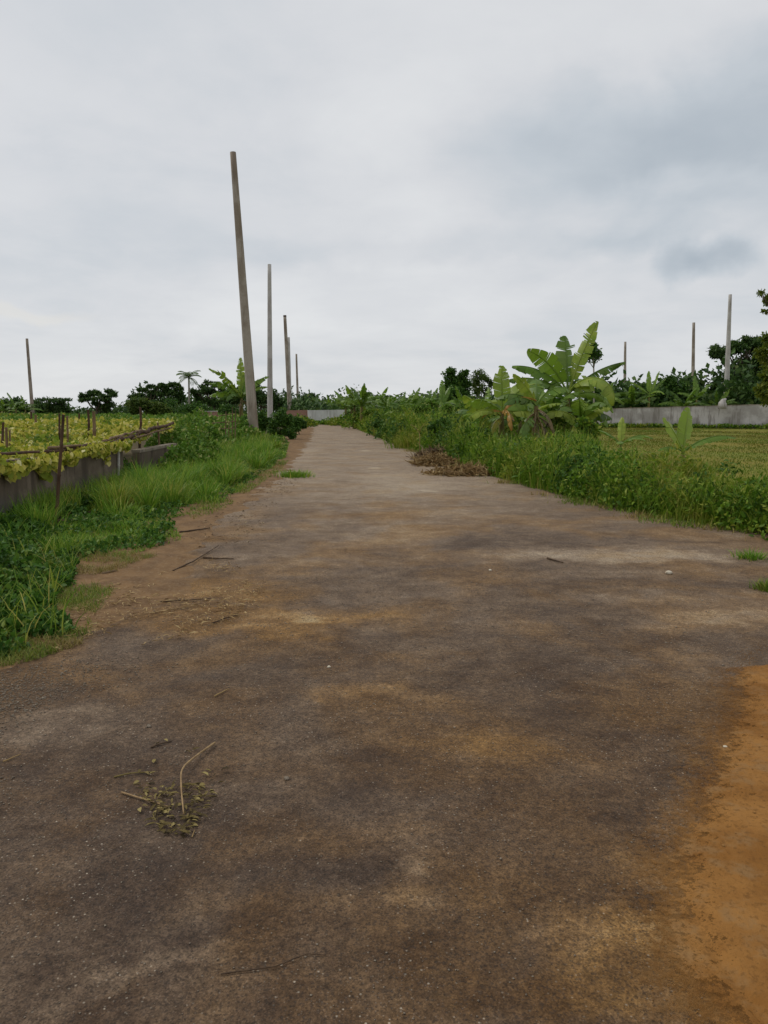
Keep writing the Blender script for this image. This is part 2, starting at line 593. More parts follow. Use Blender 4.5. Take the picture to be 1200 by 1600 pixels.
def road_material():
    m, t = newmat('worn_asphalt')
    p = t.node('ShaderNodeNewGeometry').outputs['Position']
    pw = t.vec('ADD', p, t.vec('MULTIPLY', t.vec('SUBTRACT', t.noise(p, 1.3, 4, .6, 0, True), (.5, .5, .5)), (.7, 1.1, 0)))
    pf = t.vec('ADD', p, t.vec('MULTIPLY', t.vec('SUBTRACT', t.noise(p, 7, 4, .6, 0, True), (.5, .5, .5)), (.18, .25, 0)))
    mid = t.noise(p, 2.1, 6, .62, .3)
    fine = t.noise(p, 55, 4, .7)
    grit = t.noise(p, 190, 2, .7)
    y = t.node('ShaderNodeSeparateXYZ', [p]).outputs[1]

    def amp(n, k):
        return t.math('MULTIPLY', t.math('SUBTRACT', n, .5), k)
    # pale silt plus painted far sheen (v), and how much of the silt is orange earth (o)
    streak = t.noise(t.vec('MULTIPLY', p, (1, 1.1, 1)), 1.7, 6, .62, .6)
    v = t.math('ADD', t.math('ADD', amp(t.noise(p, .55, 4, .55, .4), .5), amp(streak, .6)), t.math('ADD', amp(t.noise(p, 6.5, 6, .68), .62), amp(fine, .35)))
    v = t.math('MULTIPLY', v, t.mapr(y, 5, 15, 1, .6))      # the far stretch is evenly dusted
    v = t.math('ADD', v, t.mapr(y, 2.6, 7.5, .42, .61, False))  # near road darkened in the colour, where the grazing sheen falls off
    v = t.math('ADD', v, t.mapr(y, 8.0, 16.0, 0, .17))  # far road paler: dust, and sky sheen at grazing angles put into the colour
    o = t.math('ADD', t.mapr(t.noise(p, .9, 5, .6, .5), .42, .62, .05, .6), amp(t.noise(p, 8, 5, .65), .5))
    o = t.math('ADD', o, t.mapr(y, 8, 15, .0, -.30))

    def spot(f, px, py, rx, ry, k, inner=.2):
        d = t.vec('MULTIPLY', t.vec('SUBTRACT', pw, W2(px, py)), (1 / rx, 1 / ry, 0))
        return t.math('ADD', f, t.mapr(t.vec('LENGTH', d), inner, 1.1, k, 0))
    for q in ((572, 704, .22, .6, .25), (584, 731, .22, .35, .22), (666, 766, .22, .25, .3), (700, 800, .5, .5, .10), (620, 755, 1.4, 3.6, .08), (600, 820, 1.3, 2.0, .12), (470, 705, .9, 3.0, .08), (450, 800, .6, 1.6, -0.056), (960, 868, 2.0, .5, .26), (1080, 845, 1.4, .28, -0.070), (800, 850, 1.4, .8, -0.112),
              (1000, 912, 1.7, .36, -0.112), (1130, 965, 1.1, .4, .22), (480, 966, .5, .16, .30), (400, 985, .6, .16, .16), (320, 930, .6, .2, .14), (880, 990, 1.0, .3, -0.056), (620, 890, .9, .5, -0.084), (860, 935, 1.6, .22, .10), (560, 960, .6, .2, .10), (700, 985, .8, .2, .05),
              (440, 1330, .5, .26, -0.105), (330, 1120, .5, .3, -0.070), (640, 1240, .4, .25, -0.042), (560, 1180, .35, .16, .12), (620, 1085, .35, .14, .12), (150, 1400, .5, .25, -0.056), (640, 1400, .14, .10, .16), (650, 1325, .12, .07, .2),
              (940, 1445, .34, .14, .24), (1010, 1330, .2, .2, .12), (1080, 1270, .16, .2, .16), (820, 1180, .5, .3, .06), (250, 1515, .3, .08, .2), (640, 1520, .3, .1, -0.070), (760, 1500, .4, .2, -0.042), (100, 1130, .6, .4, .10)):
        v = spot(v, *q)
    for q in ((300, 925, 1.0, .55, 1.0), (470, 968, .6, .2, 1.1), (390, 985, .8, .24, 1.0), (300, 965, .9, .36, .9), (560, 960, .6, .2, .4), (620, 1090, .7, .3, .35), (900, 1130, .9, .6, .3), (820, 1200, .7, .5, .35), (880, 1330, .5, .4, .45),
              (1010, 1330, .3, .25, .35), (990, 1500, .4, .3, .7), (1060, 1450, .25, .25, .8), (760, 1430, .6, .4, .3), (850, 1540, .4, .2, .4), (330, 840, .5, .5, .5), (400, 760, .9, 2.2, .35), (640, 800, 1.2, 2.0, .25),
              (440, 1330, .5, .26, -.4), (100, 1150, .9, .6, -.5), (800, 850, 1.4, .8, -.4), (450, 800, .6, 1.6, -.4), (250, 1250, .5, .4, -.2), (150, 1450, .5, .25, -.2), (1060, 850, 1.8, .6, -.3), (650, 1180, .4, .2, .1)):
        o = spot(o, *q)
    o = t.mapr(o, 0, 1, 0, 1, False)
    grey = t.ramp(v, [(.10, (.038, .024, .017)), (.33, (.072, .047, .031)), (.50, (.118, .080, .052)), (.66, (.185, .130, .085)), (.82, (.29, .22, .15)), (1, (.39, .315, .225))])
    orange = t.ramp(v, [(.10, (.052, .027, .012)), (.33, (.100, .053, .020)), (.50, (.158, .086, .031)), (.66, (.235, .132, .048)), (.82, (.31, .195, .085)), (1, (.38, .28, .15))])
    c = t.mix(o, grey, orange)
    # exposed stone chips
    vo = t.node('ShaderNodeTexVoronoi', {'Vector': p, 'Scale': 70.0, 'Randomness': 1.0})
    chip = t.math('MULTIPLY', t.mapr(vo.outputs['Distance'], .10, .30, 1, 0),
                  t.mapr(t.node('ShaderNodeSeparateColor', [vo.outputs['Color']]).outputs[0], .80, .90))
    dens = t.mapr(t.noise(p, 1.1, 3, .6), .40, .60, .25, 1)
    c = t.mix(t.math('MULTIPLY', t.math('MULTIPLY', chip, dens), .9), c, (.42, .36, .28))
    vo2 = t.node('ShaderNodeTexVoronoi', {'Vector': p, 'Scale': 150.0, 'Randomness': 1.0})
    r2 = t.node('ShaderNodeSeparateColor', [vo2.outputs['Color']]).outputs
    chip2 = t.math('MULTIPLY', t.mapr(vo2.outputs['Distance'], .15, .42, 1, 0), t.mapr(r2[0], .72, .85))
    c = t.mix(t.math('MULTIPLY', t.math('MULTIPLY', chip2, dens), .5), c, (.22, .19, .16))
    c = t.mix(t.math('MULTIPLY', t.mapr(r2[1], .7, .9, 0, .6), .8), c, (.030, .024, .020))
    vc = t.node('ShaderNodeTexVoronoi', {'Vector': p, 'Scale': 210.0, 'Randomness': 1.0})
    vr = t.node('ShaderNodeSeparateColor', [vc.outputs['Color']]).outputs[2]
    sp = t.math('MULTIPLY', t.mapr(vr, 0, 1, .70, 1.28, False), t.mapr(t.noise(p, 33, 4, .7), .36, .64, .80, 1.2))
    c = t.vec('MULTIPLY', c, t.node('ShaderNodeCombineXYZ', [sp, sp, sp]).outputs[0])
    h = t.math('ADD', t.math('ADD', t.math('MULTIPLY', fine, .8), t.math('MULTIPLY', grit, .5)), t.math('MULTIPLY', mid, 1.5))
    ro = t.mapr(t.math('ADD', mid, t.math('MULTIPLY', fine, .3)), .5, .8, .72, .9)
    finish(t, c, ro, .16, h, .7, .008)
    return m


# road outline: the lane ahead and the mouth of a side road on the right
ro_r = [tuple(q) for q in PG([(1330, 850), (1200, 826), (1050, 806), (960, 787), (830, 758), (780, 740), (700, 716), (640, 697), (610, 688), (572, 674), (541, 664)])]
ro_l = [tuple(q) for q in PG([(486, 665), (474, 678), (452, 692), (430, 716), (370, 760), (300, 812), (230, 850), (120, 890), (60, 950), (40, 1005), (-150, 1060)])]
outline = [(-4.5, -6.0), (9.0, -6.0), (14.0, 4.0), (14.0, 7.2)] + ro_r + [(-9.4, 98), (-13, 98.3)] + ro_l + [(-4.5, 2.5)]
# the sheet as a fine grid cut to a ragged outline, sagging below the ground outside it
def strip(name, poly, x0, x1, y0, y1, dx, dy, zin, zout, mat, ragged=.15, rscale=1.5, soft=.35, extra=None, warp_y=1.0):
    xs = np.arange(x0, x1 + dx, dx); ys = np.arange(y0, y1 + dy, dy)
    X, Y = np.meshgrid(xs, ys)
    P = np.stack([X.ravel(), Y.ravel()], 1)
    s = sdist(P, poly) + (vnoise(P[:, 0], P[:, 1], rscale, 5, 4) - .5) * 2 * ragged
    k = np.clip((s + soft) / (2 * soft), 0, 1); k = k * k * (3 - 2 * k)
    Z = zout + (zin - zout) * k
    if extra is not None:
        Z = Z + extra(P, s)
    keep = (s > -soft - 1.5 * max(dx, dy)).reshape(X.shape)
    idx = np.arange(X.size).reshape(X.shape)
    q = keep[:-1, :-1] | keep[1:, :-1] | keep[:-1, 1:] | keep[1:, 1:]
    f = np.stack([idx[:-1, :-1], idx[:-1, 1:], idx[1:, 1:], idx[1:, :-1]], -1)[q]
    used = np.unique(f); remap = np.full(X.size, -1); remap[used] = np.arange(len(used))
    V = np.stack([P[:, 0], P[:, 1], Z], 1)[used]
    return npmesh(name, V, remap[f], mat, smooth=True)


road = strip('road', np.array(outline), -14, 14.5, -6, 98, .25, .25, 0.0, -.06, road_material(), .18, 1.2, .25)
kind(road, 'structure')


def dirtmat(name, a, b, c, scale=3.0):
    m, t = newmat(name)
    p = t.node('ShaderNodeNewGeometry').outputs['Position']
    n = t.noise(p, scale, 6, .65)
    f = t.noise(p, 40, 4, .7)
    col = t.mix(t.mapr(n, .32, .68), a, b)
    col = t.mix(t.mapr(f, .45, .75, 0, .6), col, c)
    finish(t, col, .95, .12, t.math('ADD', n, t.math('MULTIPLY', f, .3)), .6, .02)
    return m


# trodden earth along the left verge, rising raggedly through the asphalt's edge
dpoly = PG([(-300, 1120), (60, 1035), (150, 1000), (260, 965), (330, 930), (330, 890), (330, 862), (400, 800), (440, 760), (470, 722), (484, 700), (490, 684), (494, 670), (480, 664), (440, 670), (380, 700), (240, 790), (60, 870), (-300, 960)])
dirt = strip('dirt', dpoly, -9, .5, 2.2, 75, .07, .10, .012, -.06, dirtmat('verge_earth', (.125, .072, .036), (.22, .130, .060), (.28, .205, .125)), .35, 1.6, .45,
             lambda P, s: (vnoise(P[:, 0], P[:, 1], 5, 9, 3) - .5) * .035)
kind(dirt, 'structure')

# orange sand spilling over the road at the right
spoly = PG([(1300, 985), (1195, 1012), (1160, 1035), (1156, 1120), (1132, 1190), (1108, 1250), (1085, 1310), (1066, 1350), (1060, 1440), (1085, 1540), (1130, 1600), (1210, 1720), (1500, 1720), (1500, 985)])
def sandbump(P, s):
    a = W2(1090, 1440); b = W2(1180, 1580)
    # a shallow wheel rut along the spill
    e = np.array([b[0] - a[0], b[1] - a[1]]); L = np.hypot(*e); e /= L
    wv = P - np.array(a[:2]); d = wv[:, 0] * -e[1] + wv[:, 1] * e[0] + (vnoise(P[:, 0], P[:, 1], 5, 4) - .5) * .06
    return (vnoise(P[:, 0], P[:, 1], 6, 21, 3) - .5) * .010 + (vnoise(P[:, 0], P[:, 1], 30, 22, 2) - .5) * .010 - np.where(s > 0, .012 * np.exp(-(d / .02) ** 2), 0)
def sandmat():
    m, t = newmat('orange_sand')
    p = t.node('ShaderNodeNewGeometry').outputs['Position']
    n = t.noise(p, 2.5, 6, .65); f = t.noise(p, 45, 4, .75); g_ = t.noise(p, 9, 5, .65)
    col = t.mix(t.mapr(n, .38, .62), (.205, .090, .022), (.295, .142, .040))
    col = t.mix(t.mapr(g_, .48, .66, 0, .6), col, (.24, .145, .065))
    col = t.mix(t.mapr(f, .5, .66, 0, .55), col, (.11, .052, .016))
    cov = t.node('ShaderNodeAttribute', attribute_name='cover').outputs['Fac']
    a = t.math('ADD', cov, t.math('ADD', t.math('MULTIPLY', t.math('SUBTRACT', g_, .5), .45), t.math('MULTIPLY', t.math('SUBTRACT', f, .5), .55)))
    a = t.math('MAXIMUM', t.mapr(a, -.05, .05), t.mapr(a, -.18, .0, 0, .5))
    finish(t, col, .95, .1, t.math('ADD', n, t.math('MULTIPLY', f, .4)), .7, .02)
    out = [q for q in t.n if q.type == 'OUTPUT_MATERIAL'][0]
    sh = out.inputs[0].links[0].from_socket
    tr = t.node('ShaderNodeBsdfTransparent')
    mx = t.node('ShaderNodeMixShader', {0: a})
    t.l.new(tr.outputs[0], mx.inputs[1]); t.l.new(sh, mx.inputs[2]); t.l.new(mx.outputs[0], out.inputs[0])
    return m


sx, sy = np.meshgrid(np.arange(.35, 2.7, .012), np.arange(1.15, 4.1, .014))
SP = np.stack([sx.ravel(), sy.ravel()], 1)
ssd = sdist(SP, spoly) + (vnoise(SP[:, 0], SP[:, 1], 3, 5, 3) - .5) * .07
sz = .004 + .020 * np.clip((ssd + .02) / .25, 0, 1) + np.where(ssd > 0, 1, 0) * np.clip(ssd / .08, 0, 1) * (sandbump(SP, ssd) + .004)
sz = np.maximum(sz, .004)
sidx = np.arange(sx.size).reshape(sx.shape)
sf = np.stack([sidx[:-1, :-1], sidx[:-1, 1:], sidx[1:, 1:], sidx[1:, :-1]], -1)[(ssd > -.34).reshape(sx.shape)[:-1, :-1]]
used = np.unique(sf); remap = np.full(sx.size, -1); remap[used] = np.arange(len(used))
sand = npmesh('sand', np.column_stack([SP, sz])[used], remap[sf], sandmat(), smooth=True)
sand.data.attributes.new('cover', 'FLOAT', 'POINT').data.foreach_set('value', ssd[used].astype(np.float32))
kind(sand, 'structure')

# ------------------------------------------------------------------ concrete poles
def pole(base, top, Y, r0, r1, label, m='pole', cap=None, group='concrete utility poles without wires', seam=None):
    b = at(*base, Y); q = at(*top, Y)
    d = q - b
    b = b - d * (b.z + .3) / d.z if b.z > -.3 else b
    d = q - b
    r = thing('concrete_pole', label, 'pole', b, group)
    mb = MB()
    n = 14
    path = [d * (i / n) for i in range(n + 1)]
    rad = [r0 + (r1 - r0) * i / n for i in range(n + 1)]
    mb.tube(path, rad, 20)
    s = mb.obj('shaft', M[m], r)
    s.data.polygons.foreach_set('use_smooth', [True] * (len(s.data.polygons) - 2) + [False] * 2)
    if cap:
        c = MB(); c.tube([d * (1 - cap), d * 1.002], [r1 * 1.06 + (r0 - r1) * cap, r1 * 1.06], 20)
        c.obj('cap', M['bamboodark'], r)
    return r


pole((397, 683), (364, 238), 38, .27, .145, 'nearest and tallest brown concrete pole leaning left beside the road')
pole((422, 645), (421, 413), 66.5, .27, .16, 'pale upright concrete pole, second nearest along the left roadside', 'polepale')
pole((453, 650), (445, 493), 100, .29, .20, 'left one of two overlapping poles, with dark tip, leaning slightly left', 'pole', .012)
pole((454, 650), (451, 527), 130, .29, .20, 'right one of two overlapping poles, shorter and half hidden by the other', 'polepale')
pole((466, 645), (463, 553), 167, .30, .20, 'thin far pole standing behind the red brick wall', 'pole')
pole((52, 660), (42, 529), 133, .33, .22, 'lone grey pole standing far left beyond the vine trellis', 'pole')
pole((1134, 640), (1141, 460), 83, .33, .17, 'tall pale pole behind the white compound wall beside the big dark tree', 'polepale')
pole((1082, 640), (1084, 504), 109, .30, .19, 'middle one of the three poles beyond the white compound wall', 'pole')
pole((976, 620), (977, 534), 139, .32, .20, 'shortest looking pole beyond the compound wall, right of the big banana plant', 'pole')

# ------------------------------------------------------------------ walls
def wall(name, label, pts, ztops, zbot, th, m, cop=None, copm='coping'):
    """a wall through ground points with a sloping top; its coping is a part"""
    r = thing(name, label, 'wall', (pts[0][0], pts[0][1], 0))
    o = Vector((pts[0][0], pts[0][1], 0))
    mb = MB(); cb = MB()
    n = len(pts)
    for i in range(n - 1):
        a, b = Vector((pts[i][0], pts[i][1], 0)) - o, Vector((pts[i + 1][0], pts[i + 1][1], 0)) - o
        e = (b - a).normalized(); s = Vector((-e.y, e.x, 0)) * (th / 2)
        steps = max(2, int((b - a).length / .8))
        V = []; CV = []
        for k in range(steps + 1):
            q = a.lerp(b, k / steps)
            zt = ztops[i] + (ztops[i + 1] - ztops[i]) * k / steps
            j = rnd.uniform(-.012, .012)
            for sg, zz in ((-1, zbot), (1, zbot), (1, zt + j), (-1, zt + j)):
                V.append(q + s * sg + Vector((0, 0, zz)))
            for sg, zz in ((-1, zt - .005), (1, zt - .005), (1, zt + .05 + j), (-1, zt + .05 + j)):
                CV.append(q + s * sg * 1.25 + Vector((0, 0, zz)))
        Fc = []
        for k in range(steps):
            for c in range(4):
                c2 = (c + 1) % 4
                Fc.append((k * 4 + c, (k + 1) * 4 + c, (k + 1) * 4 + c2, k * 4 + c2))
        Fc += [(0, 1, 2, 3), (steps * 4 + 3, steps * 4 + 2, steps * 4 + 1, steps * 4)]
        mb.add(V, Fc); cb.add(CV, Fc)
    mb.obj('masonry', M[m], r, smooth=False)
    if cop:
        cb.obj('coping', M[copm], r, smooth=False)
    return r


p0 = gp(-260, 905); p1 = gp(0, 818); p2 = gp(188, 757)
wall('plot_wall', 'long low stained plaster wall under the yellow gourd vines', [p0, p1, p2], [.86, .84, .68], -.3, .16, 'wallleft', None)
q0 = gp(214, 748); q1 = gp(272, 733); q2 = gp(272, 733) + Vector((-1.0, 6.0, 0))
wall('low_wall', 'short low concrete wall with pale coping beyond the gap, sunk in weeds', [q0, q1], [.58, .62], -.3, .16, 'wallleft', True)
c0 = at(925, 668, 77); c1 = at(1200, 668, 70); c2 = at(1420, 668, 66)
wall('compound_wall', 'long weathered white compound wall across the field on the right', [c0, c1, c2], [1.80, 2.22, 2.25], -.3, .25, 'wallright', True)
# little concrete stub on the compound wall at the foot of the pole
st = MB(); sp = at(1129, 634, 70.9)
st.tube([(0, 0, -.3), (0, 0, .25), (0.1, 0, .52), (.3, 0, .66)], [.42, .36, .2, .08], 7, wob=.15)
tag(st.obj('concrete_lump', M['wallright'], None, sp), 'pale concrete lump on the compound wall at the foot of the pole', 'rubble')
f0 = at(481, 662, 95); f1 = at(540, 662, 96)
wall('end_wall', 'low whitish wall closing the far end of the road', [f0, f1], [1.78, 1.84], -.2, .25, 'wallfar')
b0 = at(436, 655, 97); b1 = at(480, 655, 95.4)
wall('brick_wall', 'red brick wall left of the whitish wall at the road end', [b0, b1], [1.75, 1.8], -.2, .25, 'brick')
e0 = at(306, 655, 56); e1 = at(338, 655, 55)
wall('garden_wall', 'small brick wall with pale coping seen over the vines near the bamboo frame', [e0, e1], [1.52, 1.54], -.2, .3, 'brick', True, 'polepale')

# ------------------------------------------------------------------ trees
def tree(name, label, px, pyb, Y, crown, leafm='tree', nleaf=2500, leaf=.3, trunk=.16, barkm='bark', group=None, catg='tree', flat=0.0, fork=.45):
    """crown: clumps (px, py, radius px wide, radius px high) of the outline as seen; depth is given from the clump's width"""
    base = at(px, pyb, Y); base.z = 0.0
    root = thing(name, label, catg, base, group)
    s = Y / F
    cl = []
    for (cx, cy, rx, ry) in crown:
        c = at(cx, cy, Y) - base
        c.y = rnd.uniform(-.7, .7) * rx * s
        cl.append((c, rx * s, ry * s))
    mb = MB()
    top = max(c.z for c, _, _ in cl)
    mid = Vector((rnd.uniform(-.1, .1), 0, max(.4, top * fork)))
    mb.tube([(0, 0, -.2), mid * .5 + Vector((rnd.uniform(-.1, .1), 0, 0)), mid], [trunk * 1.3, trunk, trunk * .85], 8)
    for c, rx_, ry_ in cl:
        if c.z < mid.z:
            continue
        k = mid.lerp(c, .55) + Vector((0, 0, -.1 * (c - mid).length))
        mb.tube([mid, k, c], [trunk * .6, trunk * .4, trunk * .12], 6)
        for _ in range(3):
            e = c + Vector((rnd.uniform(-.7, .7) * rx_, rnd.uniform(-.7, .7) * rx_, rnd.uniform(-.3, .8) * ry_))
            mb.tube([k, (k + e) / 2 + Vector((0, 0, .06)), e], [trunk * .25, trunk * .16, trunk * .05], 5)
    mb.obj('trunk', M[barkm], root)
    P = []
    tot = sum(rx_ * ry_ for _, rx_, ry_ in cl)
    for c, rx_, ry_ in cl:
        # each clump breaks up into smaller tufts
        k = max(3, int(11 * rx_ * ry_ / tot * len(cl) ** .5))
        u = nrm(rng.normal(size=(k, 3))) * (rng.random((k, 1)) ** .35) * .85
        cen = np.array(c) + u * np.array([rx_, rx_ * .9, ry_])
        n = int(nleaf * rx_ * ry_ / tot)
        w_ = rng.integers(0, k, n)
        r = rng.normal(size=(n, 3))
        rr = nrm(r) * (rng.random((n, 1)) ** .5)
        q = cen[w_] + rr * np.array([rx_, rx_, ry_ * (1 - flat * .4)]) * (.46 + .26 * rng.random((k, 1))[w_])
        P.append(q)
    P = np.concatenate(P)
    P[:, 2] = np.maximum(P[:, 2], .05)
    n = len(P)
    D = randdir(n, -.2); N_ = randdir(n, .9)
    L = leaf * rng.uniform(.6, 1.25, n)
    V, fc = scatter(LEAF, P, D, N_, L, L * .55)
    npmesh('crown', V, fc, M[leafm], root)
    return root


GT = 'trees on the far left horizon'
tree('shade_tree', 'dark leafy tree at the far left edge behind banana leaves', 10, 650, 118, [(5, 632, 20, 13), (25, 630, 16, 11), (-25, 632, 22, 14), (38, 640, 10, 9)], nleaf=5000, leaf=.42, group=GT)
tree('shade_tree', 'low round dark tree just right of the lone far left pole', 62, 650, 140, [(58, 636, 12, 11), (66, 640, 10, 9), (70, 634, 7, 7)], nleaf=2500, leaf=.42, group=GT)
tree('shade_tree', 'flat crowned tree with thin gaps left of the spreading pair', 90, 650, 130, [(80, 624, 17, 5), (100, 625, 11, 5), (90, 638, 18, 9), (104, 640, 10, 8), (78, 640, 12, 8)], nleaf=3600, leaf=.40, group=GT, flat=.5)
tree('shade_tree', 'spreading umbrella shaped tree standing alone against the sky', 152, 650, 118, [(130, 618, 9, 5), (142, 613, 9, 4), (152, 614, 8, 4), (172, 612, 10, 4), (178, 617, 6, 3), (134, 624, 8, 4), (160, 622, 12, 6), (166, 630, 10, 7), (150, 629, 7, 4), (160, 641, 10, 8)], nleaf=5200, leaf=.40, group=GT, flat=.4, fork=.35)
tree('shade_tree', 'broad dark tree left of the coconut palm', 235, 650, 112, [(212, 616, 9, 4), (224, 609, 10, 4), (238, 606, 9, 4), (250, 602, 10, 4), (264, 601, 10, 4), (276, 605, 9, 5), (218, 622, 12, 6), (236, 617, 14, 6), (256, 614, 14, 7), (274, 616, 12, 7), (244, 630, 18, 8), (270, 630, 16, 9), (206, 620, 5, 3)], nleaf=9000, leaf=.40, group=GT, flat=.4)
tree('shade_tree', 'wide dark tree right of the coconut palm behind the banana plant', 335, 650, 112, [(306, 612, 8, 5), (316, 604, 7, 4), (324, 599, 7, 4), (336, 601, 7, 4), (346, 607, 9, 5), (358, 612, 9, 5), (370, 610, 8, 5), (326, 612, 14, 7), (346, 618, 14, 7), (310, 622, 12, 8), (366, 622, 14, 8), (334, 630, 20, 9), (300, 632, 12, 8)], nleaf=8000, leaf=.40, group=GT, flat=.4)
tree('shade_tree', 'dark tree between the two nearest left poles', 408, 650, 112, [(402, 608, 14, 10), (415, 618, 14, 12), (392, 620, 16, 14), (425, 626, 14, 12), (440, 630, 10, 10)], nleaf=6000, leaf=.42, group=GT)
tree('vine_covered_tree', 'rounded mid green tree smothered in creepers beyond the trellis', 226, 655, 70, [(215, 632, 14, 10), (232, 634, 18, 11), (208, 640, 9, 8), (248, 640, 14, 8)], 'treelight', 6000, .26, .14, catg='tree')
for i, (cx, cy, rr, Y, lab) in enumerate([(477, 622, 9, 170, 'small dark tree close beside the thin far pole'), (488, 620, 8, 175, 'small dark tree right of the thin far pole'),
                                          (502, 628, 10, 180, 'low dark tree above the whitish end wall, left'), (448, 632, 10, 150, 'low dark tree behind the two overlapping poles'),
                                          (270, 640, 22, 85, 'wide green bushy tree below the broad dark tree'), (310, 640, 20, 80, 'wide green bushy tree behind the small brick wall'),
                                          (355, 645, 16, 75, 'bushy green tree behind the bamboo frame')]):
    tree('bushy_tree', lab, cx, 652, Y, [(cx, cy, rr, rr * .7), (cx - rr * .7, cy + 6, rr * .8, rr * .6), (cx + rr * .7, cy + 7, rr * .8, rr * .6)], 'tree' if Y > 120 else 'bush', 3200 if Y < 120 else 1600, .36 if Y > 120 else .28, .12, group='bushy trees in the background')

# right side
tree('round_tree', 'dense round dark green tree behind the roadside thicket', 713, 650, 60, [(712, 592, 17, 16), (703, 583, 10, 9), (722, 584, 10, 9), (712, 612, 20, 14), (700, 606, 10, 12), (728, 606, 9, 12)], 'bush', 7000, .22, .13)
tree('slender_tree', 'airy small tree with several bare stems right of the round tree', 752, 650, 62, [(752, 588, 14, 9), (740, 596, 9, 8), (766, 596, 8, 9), (748, 604, 10, 9), (760, 612, 8, 8)], 'treelight', 2600, .19, .07, 'palebark', fork=.3)
tree('slender_tree', 'thin bare stemmed sapling with dark tuft behind the big banana plant', 927, 660, 42, [(925, 548, 11, 8), (933, 556, 9, 8), (918, 558, 9, 6), (926, 538, 5, 7)], 'bush', 900, .19, .05, 'palebark', fork=.75)
tree('big_dark_tree', 'massive dark tree behind the compound wall at the right edge', 1165, 650, 92, [(1135, 548, 22, 15), (1160, 545, 22, 12), (1185, 545, 24, 14), (1120, 552, 12, 14), (1150, 575, 32, 22), (1190, 580, 32, 26), (1160, 605, 40, 24), (1210, 600, 40, 30), (1140, 625, 26, 14), (1190, 628, 40, 14), (1230, 560, 30, 26), (1196, 534, 20, 10), (1170, 534, 14, 8), (1178, 560, 26, 20)], 'tree', 26000, .40, .35)
tree('shade_tree', 'dark low tree behind the compound wall right of centre bananas', 1045, 650, 84, [(1050, 606, 14, 16), (1062, 615, 12, 14), (1036, 622, 16, 12), (1015, 618, 16, 14), (1000, 625, 14, 12), (1050, 592, 7, 8)], 'bush', 7000, .30, .14, group='dark trees behind the compound wall')
tree('shade_tree', 'dark low tree behind the compound wall left of the pale pole', 1105, 650, 86, [(1100, 620, 16, 14), (1118, 610, 14, 18), (1085, 626, 14, 10), (1128, 622, 12, 14)], 'bush', 6000, .30, .14, group='dark trees behind the compound wall')
tree('shade_tree', 'dark low tree behind the compound wall nearest the big banana plant', 945, 650, 84, [(940, 622, 14, 12), (960, 626, 14, 10), (925, 618, 12, 14), (978, 630, 12, 8)], 'bush', 5000, .30, .14, group='dark trees behind the compound wall')
# tree mostly outside the frame whose sprays hang in at the right edge
tree('feathery_tree', 'light green feathery branches hanging in at the right edge', 1285, 690, 44, [(1187, 456, 6, 5), (1200, 468, 7, 9), (1198, 484, 5, 4), (1225, 480, 18, 26), (1260, 500, 30, 30), (1196, 532, 9, 12), (1194, 556, 14, 14), (1202, 580, 14, 14), (1240, 560, 30, 26), (1192, 622, 12, 10), (1205, 600, 14, 12), (1250, 620, 30, 20), (1184, 606, 6, 5)], 'treebright', 8000, .22, .16, fork=.4)
# shrubs on the left roadside
GS = 'shrubs along the left roadside'
for cx, by, Y, cl, lab in [(398, 684, 42, [(392, 652, 16, 10), (385, 668, 15, 12), (402, 668, 14, 12), (412, 655, 10, 10)], 'dark shrub directly behind the nearest leaning pole'),
                           (440, 686, 41, [(432, 655, 17, 10), (446, 660, 16, 11), (428, 672, 14, 12), (450, 674, 12, 10), (440, 648, 10, 7)], 'dark rounded shrub at the road edge right of the leaning pole'),
                           (468, 676, 50, [(462, 660, 13, 8), (472, 664, 10, 8), (460, 670, 12, 6)], 'low dark shrub where the road narrows in front of the brick wall')]:
    tree('roadside_shrub', lab, cx, by, Y, cl, 'bush', 5200, .15, .03, group=GS, catg='shrub', fork=.15)
for cx, by, Y, cl, lab in [(610, 676, 44, [(590, 662, 8, 6), (605, 664, 10, 7)], 'dark green bush at the road edge far along the right thicket'),
                           (636, 690, 36, [(634, 668, 9, 9), (626, 676, 7, 6)], 'dark bush beside the yellow green clump on the right roadside')]:
    tree('roadside_shrub', lab, cx, by, Y, cl, 'bush', 1800, .13, .02, group='shrubs along the right roadside', catg='shrub', fork=.15)

# low far wood closing the horizon behind the single trees
def far_wood(x0, x1, y0, y1, hk, n, seed, m='tree'):
    P = np.column_stack([rng.uniform(x0, x1, n), rng.uniform(y0, y1, n)])
    px = 600 + F * P[:, 0] / P[:, 1]
    h = np.interp(px, *hk) * (.12 + 1.75 * vnoise(P[:, 0], P[:, 1], .20, seed, 4) ** 1.3)
    Z = h * rng.random(n) ** .6
    L = rng.uniform(.5, 1.0, n)
    return scatter(LEAF, np.column_stack([P, Z]), randdir(n, 0), randdir(n, .8), L, L * .6)


Vw, fw = cat(far_wood(-120, 40, 150, 190, ([-200, 60, 180, 215, 440, 480, 560, 700], [2.8, 2.4, 1.8, 5.5, 5.5, 6.0, 5.5, 4.0]), 26000, 131),
             far_wood(20, 110, 110, 150, ([700, 900, 1400], [3.4, 3.2, 3.6]), 12000, 132), far_wood(22, 62, 80, 98, ([880, 940, 1400], [3.2, 5.0, 6.0]), 16000, 133),
             far_wood(-14, 16, 98, 112, ([440, 480, 560, 760], [3.2, 2.6, 3.4, 3.4]), 7000, 134))
kind(npmesh('far_wood', Vw, fw, M['tree']), 'stuff')

